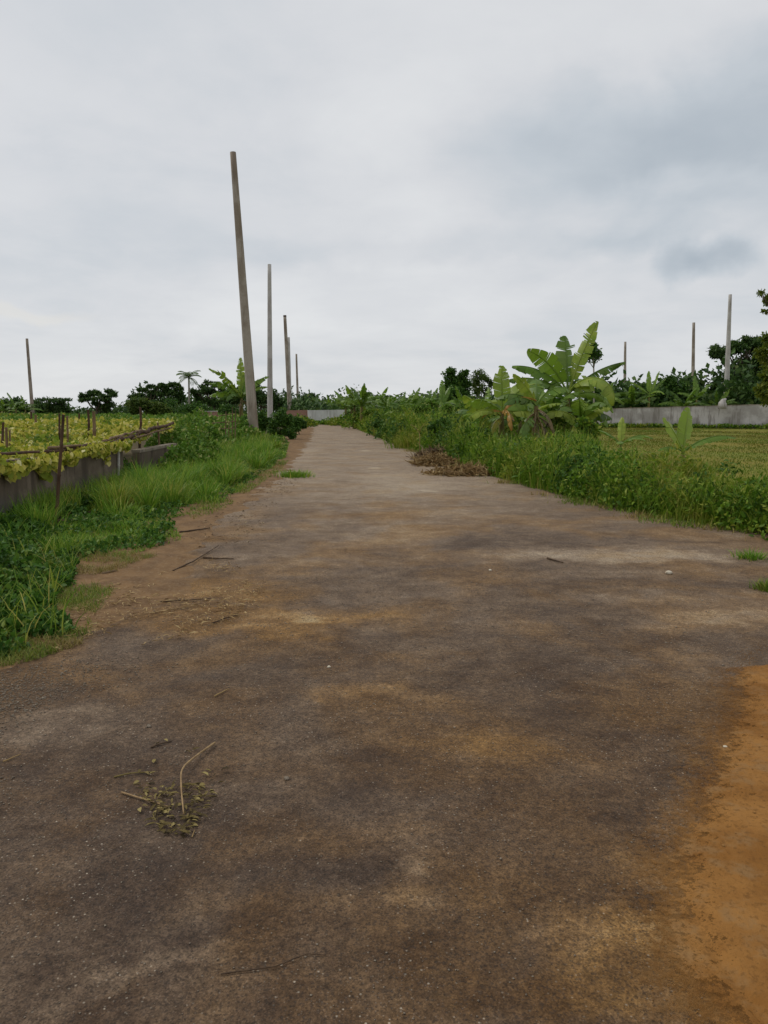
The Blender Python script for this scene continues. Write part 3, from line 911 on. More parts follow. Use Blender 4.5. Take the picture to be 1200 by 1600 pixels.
GR = 'bushes in the right thicket'
for cx, by, Y, cl, lab, mt in [
        (665, 668, 40, [(655, 640, 12, 9), (672, 636, 12, 10), (664, 652, 16, 10)], 'light green bush in the thicket left of the round tree', 'crop'),
        (712, 668, 38, [(700, 640, 14, 10), (722, 638, 14, 10), (712, 652, 20, 11)], 'light green bush directly below the round tree', 'crop'),
        (748, 672, 34, [(740, 642, 13, 10), (758, 645, 12, 11), (748, 658, 18, 12)], 'mid green bush below the slender tree, left of the yellowing banana', 'thicket'),
        (625, 664, 48, [(618, 640, 10, 7), (632, 638, 10, 8), (625, 650, 14, 8)], 'light green bush above the dark roadside bushes', 'crop'),
        (584, 662, 60, [(576, 644, 9, 6), (592, 643, 9, 6), (584, 652, 13, 6)], 'yellow green bush near the far end of the right thicket', 'thicket'),
        (690, 690, 27, [(682, 668, 14, 10), (700, 664, 14, 11), (690, 678, 18, 10)], 'dark green bush just behind the dry brush heap', 'bush'),
        (745, 702, 22, [(736, 682, 12, 12), (752, 684, 12, 10), (744, 694, 16, 10)], 'dark bush between the dry brush and the yellowing banana', 'bush'),
        (920, 700, 24, [(912, 668, 12, 14), (926, 676, 12, 12), (918, 690, 18, 12)], 'bright green bush at the right foot of the big banana plant', 'thicket')]:
    tree('thicket_bush', lab, cx, by, Y, cl, mt, 3000, .16, .02, group=GR, catg='bush', fork=.15)

# coconut palm
def palm(px, pyb, pyt, Y, label):
    base = at(px, pyb, Y); base.z = 0
    root = thing('coconut_palm', label, 'palm tree', base)
    top = at(px, pyt, Y) - base
    mb = MB(); mb.tube([(0, 0, -.2), (.15, 0, top.z * .5), top], [.2, .15, .12], 8); mb.obj('trunk', M['palebark'], root)
    for i in range(15):
        az = 2 * pi * i / 15 + rnd.uniform(-.2, .2); e = rnd.uniform(-.1, 1.2); L = rnd.uniform(1.8, 2.3)
        P, D, N_, LL = [], [], [], []
        p = Vector(top); h = Vector((cos(az), sin(az), 0)); sd_ = Vector((-sin(az), cos(az), 0))
        rib = [p.copy()]
        for k in range(14):
            a = e - 1.5 * (k / 14) ** 1.3
            T = h * cos(a) + Vector((0, 0, sin(a)))
            p = p + T * L / 14
            rib.append(p.copy())
            for sg in (-1, 1):
                P.append(p); D.append(sd_ * sg + T * .5 + Vector((0, 0, -.5))); N_.append((0, 0, 1)); LL.append(.65 * sin(pi * (.15 + .8 * k / 14)))
        V, fc = scatter(LEAF, np.array(P), np.array(D, float), np.array(N_, float), np.array(LL), np.full(len(LL), .12))
        fr = MB(); fr.add(V, fc); fr.tube(rib, [.035] * 8 + [.02] * 7, 4)
        fr.obj('frond', M['bandark'], root)
    return root


palm(295, 655, 590, 108, 'coconut palm rising above the dark trees at left')
palm(806, 655, 618, 130, 'tiny far palm seen just left of the big banana plant')

# ------------------------------------------------------------------ banana plants
def banana_leaf(az, e0, bend, L, Wd, fold=.35, twist=0.0, tear=.5, pet=.16, nseg=18):
    """one leaf from the crown (local origin): arching midrib, blade torn into strips -> MB"""
    mb = MB()
    az, e0, bend, twist = R(az), R(e0), R(bend), R(twist)
    h = Vector((cos(az), sin(az), 0)); s0 = Vector((-sin(az), cos(az), 0)); z = Vector((0, 0, 1))
    n = nseg * 2
    p = Vector((0, 0, 0)); mid = [p.copy()]; fr = []
    for k in range(n + 1):
        tt = k / n
        a = e0 - bend * tt ** 1.25
        T = h * cos(a) + z * sin(a); N_ = -h * sin(a) + z * cos(a)
        s = s0 * cos(twist) + N_ * sin(twist); N2 = N_ * cos(twist) - s0 * sin(twist)
        fr.append((T, N2, s))
        if k < n:
            p = p + T * (L / n); mid.append(p.copy())
    mb.tube(mid, [.035 * (1 - .85 * k / n) * (L / 2 + .2) for k in range(n + 1)], 5)
    k0 = int(pet * n)
    for sg in (-1, 1):
        k = k0; phi = fold + rnd.uniform(-.1, .2)
        while k < n:
            run = 1 if rnd.random() < tear * .8 else rnd.randint(2, 6)
            run = min(run, n - k)
            phi = fold + rnd.uniform(-.35, .6) * (tear + .25) + (.7 if rnd.random() < tear * .22 else 0)
            gap = rnd.uniform(.0, .6) ** 1.5 * tear * 1.3
            short = rnd.uniform(.8, 1.05) if rnd.random() < tear else 1
            base = len(mb.v)
            for j in range(run + 1):
                T, N2, s = fr[k + j]
                u = (k + j - k0) / (n - k0)
                wd = Wd * max(.04, (sin(pi * min(1, .10 + u * .88)) ** .55)) * (1 - .25 * u)
                wd *= short * (rnd.uniform(.94, 1.03) if tear > .3 else 1)
                sq = (1 - 2 * j / run) * gap * (L / n)
                q = mid[k + j]
                d1 = s * (sg * cos(phi * .6)) - N2 * sin(phi * .6) + T * .25
                d2 = s * (sg * cos(phi * 1.3)) - N2 * sin(phi * 1.3) + T * .35
                m1 = q + d1 * (wd * .5) + T * sq * .5
                m2 = m1 + d2 * (wd * .5) + T * sq
                mb.v += [tuple(q), tuple(m1), tuple(m2)]
            for j in range(run):
                o = base + j * 3
                for c in (0, 1):
                    mb.f.append((o + c, o + c + 1, o + c + 4, o + c + 3) if sg > 0 else (o + c + 3, o + c + 4, o + c + 1, o + c)); mb.mi.append(0)
            k += run
    return mb


def banana(label, base, stem_h, leaves, r=.13, group=None, catg='banana plant', lean=(0, 0)):
    root = thing('banana_plant', label, catg, base, group)
    top = Vector((lean[0], lean[1], stem_h))
    mb = MB()
    mb.tube([(0, 0, -.15), top * .35, top * .75, top], [r * 1.25, r, r * .8, r * .5], 10, wob=.06)
    mb.obj('stem', M['stem'], root)
    for lf in leaves:
        m = lf.pop('m', 'ban'); drop = lf.pop('drop', 0.0)
        b = banana_leaf(**lf)
        b.obj('leaf', M[m], root, top + Vector((0, 0, -drop)))
    return root


def LF(az, e0, bend, L, Wd, fold=.35, twist=0, tear=.5, m='ban', drop=0.0, pet=.16):
    return dict(az=az, e0=e0, bend=bend, L=L, Wd=Wd, fold=fold, twist=twist, tear=tear, m=m, drop=drop, pet=pet)


DRY = lambda az, L=1.5, drop=.1, m='bandry': LF(az, rnd.uniform(-35, 10), rnd.uniform(55, 90), L * rnd.uniform(.65, .95), rnd.uniform(.10, .2), 1.1, rnd.uniform(-30, 30), .7, m, drop)
Bm = at(884, 703, 27)
banana('big banana plant with broad torn leaves standing over the right thicket', (Bm.x, Bm.y, 0), 2.1, [
    LF(186, 66, 48, 2.25, .46, .2, 58, .5, pet=.2), LF(95, 84, 18, 2.2, .52, .3, 0, .55, 'bandark', pet=.2), LF(16, 72, 12, 2.85, .36, .1, 60, .8, 'banpale', pet=.2),
    LF(176, 52, 58, 2.35, .46, .95, 0, .7), LF(188, 34, 50, 2.4, .42, 1.0, 0, .85, 'bandark'), LF(2, 46, 38, 2.4, .38, 1.0, 0, .9, 'bandark', 0, .42),
    LF(-38, 56, 165, 2.6, .60, .6, 0, .3, 'banpale'), LF(-105, 5, 75, 1.35, .22, .9, 0, .4, 'banyellow', .2), LF(25, 42, 60, 1.7, .50, .3, 40, .4, 'banpale'),
    LF(140, 45, 90, 1.8, .44, .6, 0, .5, 'bandark'), LF(60, 55, 90, 1.9, .45, .5, 0, .5, 'bandark'), LF(-20, 10, 95, 1.9, .44, .8, 0, .5, 'ban', .3), LF(-70, 15, 110, 1.6, .40, .8, 0, .5, 'ban', .4),
    LF(-160, 15, 100, 1.5, .36, .8, 0, .5, 'bandark', .3), LF(-130, 35, 115, 1.8, .34, .8, 0, .7, 'ban', .1), LF(210, 20, 95, 1.7, .34, .9, 0, .7, 'bandark', .25), LF(-10, 30, 110, 2.0, .38, .8, 0, .7, 'ban', .15), LF(-60, -10, 70, 1.3, .24, .9, 0, .6, 'banyellow', .5), LF(-140, -10, 70, 1.2, .2, .9, 0, .6, 'banyellow', .5), DRY(-100, 1.5, .4), DRY(-60, 1.6, .3), DRY(-150, 1.3, .35), DRY(-20, 1.5, .5), DRY(200, 1.4, .3), DRY(-125, 1.4, .6), DRY(-85, 1.3, .7)], .16)
Bd = at(836, 700, 22)
banana('half dead banana plant with hanging brown leaves left of the big one', (Bd.x, Bd.y, 0), 1.65, [
    LF(20, 60, 90, 1.4, .34, .4, 30, .4, 'ban'), LF(172, 45, 80, 1.3, .32, .8, 0, .4, 'bandark'), LF(80, 66, 50, 1.2, .36, .3, 0, .4, 'ban'), LF(150, 68, 40, 1.2, .32, .2, 50, .3, 'banpale'),
    LF(184, 25, 105, 1.2, .16, 1.0, 0, .6, 'banorange', -.15), DRY(230, 1.4, .2), DRY(300, 1.5, .1), DRY(340, 1.5, .3), DRY(270, 1.3, .5, 'bandry'), DRY(255, 1.5, .15), DRY(320, 1.3, .5), DRY(285, 1.5, .3),
    LF(200, 40, 90, 1.2, .3, .7, 0, .5, 'bandark'), LF(-60, -20, 50, 1.4, .3, .5, 30, .2, 'banpale', .8), LF(-130, 0, 90, 1.2, .3, .7, 0, .5, 'bandark', .3)], .12)
By = at(783, 700, 23)
banana('banana plant with orange yellow dying leaves beside the dry brush', (By.x, By.y, 0), 1.45, [
    LF(92, 86, 8, 1.45, .32, .15, 0, .25, 'banpale'), LF(180, 50, 80, 1.2, .36, .4, 30, .4, 'ban'), LF(0, 50, 100, 1.3, .42, .4, 20, .3, 'ban'), LF(14, 62, 60, 1.6, .42, .3, 40, .3, 'banpale'), LF(-10, 35, 120, 1.5, .40, .6, 0, .3, 'banpale', .1),
    LF(208, 30, 105, 1.7, .26, .8, 0, .3, 'banpale', .1), LF(-80, 20, 115, 1.3, .20, .8, 0, .4, 'banorange'), LF(200, 30, 100, .8, .14, .8, 0, .4, 'banorange'), LF(-120, 5, 90, 1.2, .2, .8, 0, .4, 'banyellow', .2)], .11)
for (px, Y, sh, lab) in ((812, 25, 1.2, 'leafy banana plant with bent green leaves between the yellowing and the half dead plant'), (905, 25.5, 1.25, 'leafy banana plant crowding the right side of the big banana plant'), (752, 27, 1.0, 'low banana plant left of the yellowing one, half sunk in weeds'), (858, 26, 1.4, 'leafy banana plant right behind the half dead one')):
    q = at(px, 700, Y)
    banana(lab, (q.x, q.y, 0), sh, [LF(360 * i / 9 + rnd.uniform(-22, 22), rnd.uniform(20, 78), rnd.uniform(50, 110), rnd.uniform(1.2, 1.7), rnd.uniform(.28, .42), rnd.uniform(.3, .8), rnd.uniform(-40, 40), .4, ['ban', 'bandark', 'banpale'][i % 3], rnd.uniform(0, .25)) for i in range(9)] + [DRY(rnd.uniform(200, 340), 1.2, .2), DRY(rnd.uniform(200, 340), 1.2, .3)], .10, 'banana plants crowded round the big one')
Bs = gp(1065, 752)
banana('young pale banana plant with three broad leaves in front of the compound wall', (Bs.x, Bs.y, 0), .62, [
    LF(60, 70, 15, 1.05, .22, .2, 45, .1, 'banpale'), LF(150, 68, 20, .85, .19, .15, -20, .1, 'banpale'), LF(-5, 42, 60, 1.15, .17, .6, 0, .15, 'ban'), LF(200, 30, 60, .7, .14, .6, 0, .2, 'ban')], .06)
Bs = gp(968, 735)
banana('small banana sucker with narrow leaves just right of the big banana plant', (Bs.x, Bs.y, 0), .65, [
    LF(70, 75, 20, .75, .12, .3, 0, .2, 'banpale'), LF(180, 50, 40, .7, .12, .4, 0, .2, 'ban'), LF(10, 40, 70, .95, .13, .5, 0, .2, 'ban'), LF(250, 30, 60, .6, .12, .5, 0, .2, 'ban'), LF(-40, 45, 80, .7, .12, .5, 0, .2, 'ban')], .05)

rl = rnd.uniform
def proto_leaves(k, L=2.0, dark=True):
    out = []
    for i in range(k):
        out.append(LF(360 * i / k + rl(-25, 25), rl(25, 82), rl(25, 90), L * rl(.8, 1.1), .30 * L / 2 * rl(.9, 1.2), rl(.3, .8), rl(-30, 30), .55, 'bandark' if (dark and i % 3) else 'ban', rl(0, .2)))
    return out


# banana plants of the middle distance
BL = at(376, 672, 45); BL.z = 0
banana('banana plant with upright torn leaves behind the nearest leaning pole', BL, 2.3, [
    LF(100, 84, 12, 2.5, .34, .3, 0, .6, 'banpale'), LF(40, 78, 15, 2.2, .30, .2, 50, .6, 'ban'), LF(178, 64, 50, 2.7, .40, .4, 55, .7, 'banpale'), LF(170, 50, 60, 2.3, .40, .5, 50, .6, 'ban'), LF(5, 62, 55, 2.2, .36, .4, 50, .6, 'ban'), LF(200, 30, 60, 2.0, .36, .6, 40, .6, 'ban'), LF(190, 20, 55, 1.6, .3, .9, 0, .7, 'bandark'),
    LF(5, 50, 60, 1.8, .3, .7, 0, .6), LF(-60, 50, 110, 1.7, .34, .6, 0, .5, 'bandark'), LF(-120, 40, 110, 1.6, .34, .6, 0, .5, 'bandark'), LF(140, 40, 100, 1.6, .34, .6, 0, .5, 'bandark'), DRY(-90), DRY(-40)], .13, lean=(.1, 0))
BR = at(690, 668, 52); BR.z = 0
banana('banana plant with a leaf flung out left beside the round tree', BR, 1.9, [
    LF(85, 80, 15, 1.9, .28, .25, 0, .5), LF(40, 68, 20, 1.6, .26, .4, 30, .5), LF(178, 48, 48, 2.1, .24, .9, 0, .7, 'bandark'), LF(186, 28, 45, 1.9, .24, .9, 0, .7, 'bandark'), LF(-30, 40, 90, 1.5, .3, .6), LF(-100, 40, 100, 1.5, .3, .6), LF(0, 45, 70, 1.5, .3, .6)], .12)
BR = at(940, 668, 80.5); BR.z = 0
banana('banana plant with a long drooping right leaf over the left end of the compound wall', BR, 2.9, [
    LF(85, 82, 12, 2.4, .34, .3, 0, .4, 'ban'), LF(25, 62, 25, 2.4, .32, .4, 30, .4, 'ban'), LF(0, 32, 62, 3.9, .55, 1.0, 0, .3), LF(175, 35, 60, 2.4, .4, .8), LF(-90, 30, 110, 2.2, .45, .7), LF(-25, 25, 95, 2.6, .5, .8), LF(160, 20, 80, 2.0, .4, .7)], .15)
BR = at(1012, 668, 79.5); BR.z = 0
banana('banana plant with upright leaves behind the compound wall near its left end', BR, 3.3, [
    LF(90, 84, 10, 2.6, .36, .2, 0, .4), LF(30, 66, 10, 2.9, .30, .4, 0, .5), LF(15, 55, 30, 2.6, .34, .5, 20, .5), LF(170, 50, 35, 2.6, .36, .7, 0, .5), LF(185, 25, 50, 2.6, .34, .8, 0, .6, 'bandark'), LF(-60, 40, 90, 2.2, .4, .6), LF(200, 0, 60, 2.0, .34, .8, 0, .6, 'bandark')], .16)
BR = at(1086, 668, 80.5); BR.z = 0
banana('banana plant behind the compound wall at the middle pole', BR, 2.9, [LF(90, 80, 15, 2.6, .44, .3), LF(170, 40, 50, 2.2, .4, .7), LF(10, 60, 30, 2.3, .4, .4, 20), LF(-80, 60, 80, 2.0, .4, .5), LF(30, 40, 60, 2.2, .4, .6, 0, .5, 'bandark')], .16)

protos = []
GB = 'banana grove beyond the right thicket'
pl = [(648, 640, 84), (655, 640, 70), (618, 640, 78)]
labels = ['far banana plant with a bent dark leaf at the left end of the grove', 'nearest banana plant of the grove, left of the round tree', 'taller banana plant in the middle of the far grove']
for (px, py, Y), lab, k in zip(pl, labels, (9, 10, 9)):
    b = at(px, py, Y); b.z = 0
    protos.append(banana(lab, b, 1.55, proto_leaves(k, 1.9), .12, GB))
LG = 'low banana plant in the leafy grove along the right skyline'
for i in range(30):
    px = 538 + i * 4.6 + rl(-4, 4); Y = rl(62, 110)
    b = at(px, 640, Y); b.z = 0
    dup(protos[i % 3], b, rl(0, 6.28), rl(.9, 1.3) * (.85 + Y / 350), LG, GB)
LG2 = 'distant banana plant in the grove behind the walls at the road end'
for px, Y, s_, lab in [(640, 46, .95, 'banana plant rising from the thicket left of the leaf flinging one'), (668, 42, .9, 'banana plant half sunk in the thicket just left of the round tree'),
                       (728, 44, .95, 'banana plant half sunk in the thicket right below the round tree'), (765, 36, .85, 'banana plant half sunk in the thicket below the slender tree')]:
    b = at(px, 645, Y); b.z = 0
    dup(protos[1], b, rl(0, 6), s_, lab, 'banana plants within the right thicket')
GB2 = 'banana grove behind the walls at the road end'
for i in range(20):
    px = 476 + i * 4.0 + rl(-3, 3); Y = rl(120, 170)
    b = at(px, 640, Y); b.z = 0
    dup(protos[i % 3], b, rl(0, 6.28), rl(1.1, 1.5), LG2, GB2)
for px, Y, s, lab in [(25, 105, 1.35, 'banana plant with upright leaves in front of the far left dark tree'), (40, 108, 1.25, 'banana plant just left of the lone far left pole'), (7, 106, 1.1, 'banana plant at the very left edge of the horizon')]:
    b = at(px, 645, Y); b.z = 0
    dup(protos[1], b, rl(0, 6), s, lab, 'banana plants on the far left')
for px, Y, s, lab in [(1068, 79, 1.35, 'banana plant peeping over the compound wall right of the dark low tree'), (1122, 80, 1.35, 'banana plant peeping over the compound wall just left of the pale pole'), (985, 80, 1.5, 'banana plant over the compound wall by the shortest pole')]:
    b = at(px, 645, Y); b.z = 0
    dup(protos[0], b, rl(0, 6), s, lab, 'banana plants behind the compound wall')

# ------------------------------------------------------------------ right thicket, field grass
def zeros3(P, z=0.0):
    return np.column_stack([P, np.full(len(P), z) if np.isscalar(z) else z])


def jointhing(name, vf, m, k='stuff', parent=None):
    V, f = vf
    return kind(npmesh(name, V, f, m), k)


def mounds(spec, nleaf, leafk=(.045, .0030), seed=0):
    """leafy weed mounds: (x, y, radius, height)"""
    P, Z = [], []
    tot = sum(m[2] ** 2 * (8 / max(6, m[1])) for m in spec)
    for (x, y, r, h) in spec:
        n = int(nleaf * r * r * (8 / max(6, y)) / tot)
        a = rng.random(n) * 2 * pi; rr = np.sqrt(rng.random(n))
        q = np.column_stack([x + np.cos(a) * rr * r, y + np.sin(a) * rr * r])
        z = h * (1 - rr ** 2) ** .6 * rng.random(n) ** .5 * (.55 + .8 * vnoise(q[:, 0], q[:, 1], 1.6, 71 + seed, 3))
        P.append(q); Z.append(z)
    P = np.concatenate(P); Z = np.concatenate(Z)
    d = np.hypot(P[:, 0], P[:, 1]); n = len(P)
    L = np.clip(leafk[0] + d * leafk[1], .05, .2) * rng.uniform(.6, 1.4, n)
    return scatter(FOLD, zeros3(P, Z), randdir(n, .1), randdir(n, 1.0), L * 1.4, L * .8)


def right_H(P):
    """height of the weeds: low at the road edge, higher behind, in uneven mounds"""
    ex = edge_x(rightE, P[:, 1])
    Y = P[:, 1]
    d = (P[:, 0] - ex) * .95
    h0 = np.interp(Y, [5, 8, 11, 14, 18, 25, 40, 60, 95], [.44, .50, .64, .80, 1.02, 1.30, 1.45, 1.5, 1.5])
    rise = np.clip((d + .05) / np.interp(Y, [8, 20, 90], [.30, .60, 2.0]), 0, 1)
    n = vnoise(P[:, 0], P[:, 1], .9, 31, 3)
    n2 = vnoise(P[:, 0], P[:, 1], .33, 37, 2)
    lim = np.interp(Y, [8, 11, 14, 20, 26, 40, 95], [10, 7.0, 4.9, 5.9, 7.6, 11.4, 27])      # beyond it lies the open field
    pxx = 600 + F * P[:, 0] / Y
    cap = np.where((pxx > 745) & (pxx < 940) & (Y > 12) & (Y < 25), .84, 9)
    fall = np.clip((lim - P[:, 0]) / 1.2 + .35, 0.14, 1)
    k = np.clip((vnoise(P[:, 0], P[:, 1], 1.5, 33, 2) - .34) / .1, .30, 1)           # hollows between the clumps
    return np.minimum(h0 * (rise ** .45) * (.30 + .85 * n + .35 * n2) * fall * k, cap * (.7 + .5 * n)), d


Yb = np.array([3.5, 6, 8.5, 11, 16, 22, 34, 60, 95])
wb = np.array([2.2, 2.2, 2.4, 2.4, 2.6, 4.2, 6.5, 10, 18])
band = np.concatenate([np.column_stack([edge_x(rightE, Yb) - .05, Yb]), np.column_stack([edge_x(rightE, Yb) + wb, Yb])[::-1]])
P = sample(band, 80000, 1.2, dmin=7)
H, d = right_H(P)
ok = H > .06
P, H, d = P[ok], H[ok], d[ok]
dist = np.hypot(P[:, 0], P[:, 1])
# leafy part
n = len(P)
u = rng.random(n) ** .55
Z = H * u
Ls = np.clip(.026 + dist * .0021, .035, .16) * rng.uniform(.6, 1.6, n)
v1 = scatter(FOLD, zeros3(P, Z), randdir(n, .35), randdir(n, .8), Ls * 1.9, Ls * .62)
jointhing('thicket_leaves', v1, M['thicket'])
# tall grass through it
P = sample(band, 75000, 1.3, dmin=7)
H, d = right_H(P)
ok = H > .04
P, H = P[ok], H[ok]
dist = np.hypot(P[:, 0], P[:, 1])
v2 = blades(zeros3(P, -.02), H * rng.uniform(.6, 1.45, len(P)) + .05, np.clip(.004 + dist * .0008, .008, .045), .35, .7)
jointhing('tall_grass', v2, M['tallgrass'])
# uneven mounds of taller weeds and dark leafy bushes within the thicket
def band_mounds(n, seed):
    sp_ = []
    r_ = random.Random(seed)
    while len(sp_) < n:
        Y = 8.5 + 62 * r_.random() ** 1.7
        ex = float(edge_x(rightE, np.array([Y]))[0]); wmax = float(np.interp(Y, Yb, wb))
        x = ex + .25 + r_.random() * wmax * .8
        if x > np.interp(Y, [8, 11, 14, 20, 26, 40, 95], [9, 6.0, 4.4, 5.6, 7.2, 11, 26]):
            continue
        h = float(np.interp(Y, [8, 11, 14, 20, 40, 70], [.44, .62, .9, 1.35, 1.7, 1.8])) * r_.uniform(.65, 1.2)
        if 735 < 600 + F * x / Y < 945 and 12 < Y < 25:
            h = min(h, .85)
        sp_.append((x, Y, r_.uniform(.28, .6) * float(np.interp(Y, [8, 20, 70], [1, 1.5, 3])), h))
    return sp_


jointhing('weed_mounds', mounds(band_mounds(60, 5), 30000, (.022, .0021), 5), M['thicket'])
jointhing('dark_weed_mounds', mounds(band_mounds(70, 8), 34000, (.024, .0022), 6), M['bush'])
# seeding stalks and long reeds standing above the rest
P = sample(band, 2600, 1.0, dmin=7)
H, d = right_H(P)
P, H = P[H > .2], H[H > .2]
dist = np.hypot(P[:, 0], P[:, 1])
jointhing('tall_reeds', blades(zeros3(P, 0), H * rng.uniform(1.1, 1.75, len(P)) + .1, np.clip(.004 + dist * .0007, .009, .03), .3, .55, 4), M['grass'])
# yellow-green creeping fringe along the road edge
fy = rng.uniform(7.5, 30, 9000)
fx = edge_x(rightE, fy) + rng.normal(size=9000) * .16 + (vnoise(fy, fy * 0, 1.6, 4) - .5) * .7
okf = vnoise(fx, fy, 1.1, 77) > .47
P = np.column_stack([fx, fy])[okf]
v3 = blades(zeros3(P, 0), rng.uniform(.04, .14, len(P)), np.full(len(P), .012), .9, .9)
jointhing('roadside_grass', v3, M['shortgrass'])
# field grass
fpoly = np.array([(5.5, 12), (12, 8), (30, 20), (48, 60), (48, 74), (18, 78), (9, 40), (7.5, 22)])
P = sample(fpoly, 80000, 1.0, dmin=10)
dist = np.hypot(P[:, 0], P[:, 1])
hh = (.04 + .10 * vnoise(P[:, 0], P[:, 1], .25, 12) ** 2) * rng.uniform(.6, 1.4, len(P))
M['field'] = leafmat('field_grass', [(0, (.125, .14, .018)), (.5, (.16, .16, .024)), (1, (.20, .185, .036))], [(0, (.10, .16, .016)), (1, (.15, .20, .022))], .12, (.48, .60))
jointhing('field_grass', blades(zeros3(P, -.06), hh, np.clip(dist * .0012, .012, .08), .5, .6), M['field'])
# dark weeds along the foot of the compound wall
wt = rng.random(1500)
P3 = np.column_stack([c0.x + (c1.x - c0.x) * wt * 1.1, c0.y + (c1.y - c0.y) * wt * 1.1 - .4 - rng.random(1500) * .6])
hw = .35 * vnoise(P3[:, 0], P3[:, 0] * 0, .8, 3) + .08
P3 = zeros3(P3, hw * rng.random(1500))
jointhing('wall_foot_weeds', scatter(LEAF, P3, randdir(1500, .6), randdir(1500, .5), np.full(1500, .28), np.full(1500, .16)), M['thicket'])

# right-edge tufts on the road
def tuft(name, label, px, py, r, h, nb, m, wd=.008, group=None, lean=.5, curl=.8, loc=None):
    c = gp(px, py)
    root_xy = np.array([c.x, c.y])
    q = rng.normal(size=(nb, 2)) * r * .45
    az = np.arctan2(q[:, 1], q[:, 0]) + rng.normal(size=nb) * .6
    V, f = blades(zeros3(q, 0), h * rng.uniform(.5, 1.2, nb), np.full(nb, wd) * rng.uniform(.7, 1.3, nb), lean, curl, 4, az)
    return tag(npmesh(name, V, f, M[m], None, (c.x, c.y, 0)), label, 'grass tuft', group)


GTU = 'grass tufts growing out of the road'
tuft('grass_tuft', 'bright flat grass tuft at the right edge of the road', 1172, 872, .16, .11, 260, 'grass', .008, GTU, .9, .9)
tuft('grass_tuft', 'dull low grass tuft at the right edge below the brighter one', 1196, 922, .09, .11, 190, 'shortgrass', .008, GTU, .9, .9)
tuft('grass_tuft', 'lone bright grass cushion on the left side of the road', 461, 745, .42, .20, 420, 'grass', .016, GTU, .6, .8)
tuft('grass_clump', 'yellow green rounded grass clump by the road above the dry brush', 650, 700, 1.0, .75, 900, 'banpale_grass' if 'banpale_grass' in M else 'tallgrass', .022, 'grass clumps by the road', .6, .8)

# ------------------------------------------------------------------ dry brush heap
def heap(label, px, py, rx_, ry_, h, n, m, name='dry_brush', rot=0.0):
    c = gp(px, py)
    q = rng.normal(size=(n, 2)) * .42
    q = q[np.hypot(q[:, 0], q[:, 1]) < 1.05]
    n = len(q)
    zz = h * np.clip(1 - (q ** 2).sum(1), 0, 1) * rng.random(n) * (.6 + .8 * vnoise(q[:, 0] * 3 + px, q[:, 1] * 3, 1, 8))
    P = np.column_stack([q[:, 0] * rx_, q[:, 1] * ry_, zz])
    root = thing(name, label, 'brush heap', (c.x, c.y, 0), 'heaps of dry cut brush')
    D = randdir(n, .1); D[:, 2] *= .6
    V, f = scatter(FOLD, P, D, randdir(n, .7), rng.uniform(.12, .34, n), rng.uniform(.012, .045, n))
    npmesh('leaves', V, f, M[m], root)
    mb = MB()
    for i in range(46):
        a = rnd.uniform(0, 6.28); rr = rnd.uniform(0, .9)
        p = Vector((cos(a) * rr * rx_, sin(a) * rr * ry_, rnd.uniform(.02, h * .8 * (1 - rr) + .03)))
        dd = Vector((rnd.uniform(-1, 1), rnd.uniform(-1, 1), rnd.uniform(-.1, .5))).normalized() * rnd.uniform(.2, .55)
        e = p + dd; e.z = max(.01, e.z)
        mb.tube([p, (p + e) / 2 + Vector((0, 0, .04)), e], [.010, .008, .004], 5)
    mb.obj('stalks', M['twig'], root)
    return root


heap('brown dry brush heap against the thicket, rear part of the pile', 700, 716, 1.15, 1.9, .36, 3000, 'dry')
heap('straw coloured dry stalk heap at the front left of the brush pile', 680, 726, .75, .9, .22, 1500, 'straw')
heap('dark brown low brush heap nearest the viewer at the road edge', 728, 741, 1.05, .75, .13, 1500, 'straw')
# a dead forked stalk standing in the clump
mb = MB(); b = gp(655, 712)
mb.tube([(0, 0, 0), (.02, 0, .55), (0, 0, .78)], [.014, .012, .010], 6); mb.tube([(0, 0, .78), (-.16, 0, .98), (-.30, 0, 1.06)], [.010, .008, .004], 6); mb.tube([(0, 0, .78), (.08, 0, .98), (.20, 0, 1.12)], [.010, .008, .004], 6)
tag(mb.obj('dead_stalk', M['straw'], None, b), 'pale forked dead stalk standing left of the dry brush', 'stalk')

# ------------------------------------------------------------------ left: vines on the trellis
def vz(P):
    Y = P[:, 1]
    base = np.interp(Y, [6, 9, 12, 15, 20, 30, 60], [.80, .80, .80, .86, 1.05, 1.08, 1.04])
    return base + (vnoise(P[:, 0], P[:, 1], .8, 41, 3) - .5) * .30 + (vnoise(P[:, 0], P[:, 1], 3.5, 43, 2) - .5) * .12


def wx(y):
    """x of the roadside edge of the trellis"""
    return np.interp(y, [p0.y, p1.y, p2.y, 20, 30, 60], [p0.x, p1.x, p2.x, -5.75, -8.2, -12])


tp = np.array([(wx(6.2) + .05, 6.2), (wx(9) + .05, 9), (wx(12) + .05, 12), (wx(15) + .02, 15), (wx(20), 20), (wx(27), 27), (-24, 27), (-17, 18), (-13, 6.2)])
P = sample(tp, 60000, 1.1, dmin=8)
dist = np.hypot(P[:, 0], P[:, 1])
n = len(P)
Z = vz(P) + rng.normal(size=n) * .045
Ls = np.clip(.028 + dist * .0034, .05, .2) * rng.uniform(.6, 1.25, n)
Dd = randdir(n, -.25); Dd[:, 2] *= .6
g1 = scatter(GOURD, zeros3(P, Z), Dd, randdir(n, .75, .95), Ls, Ls)
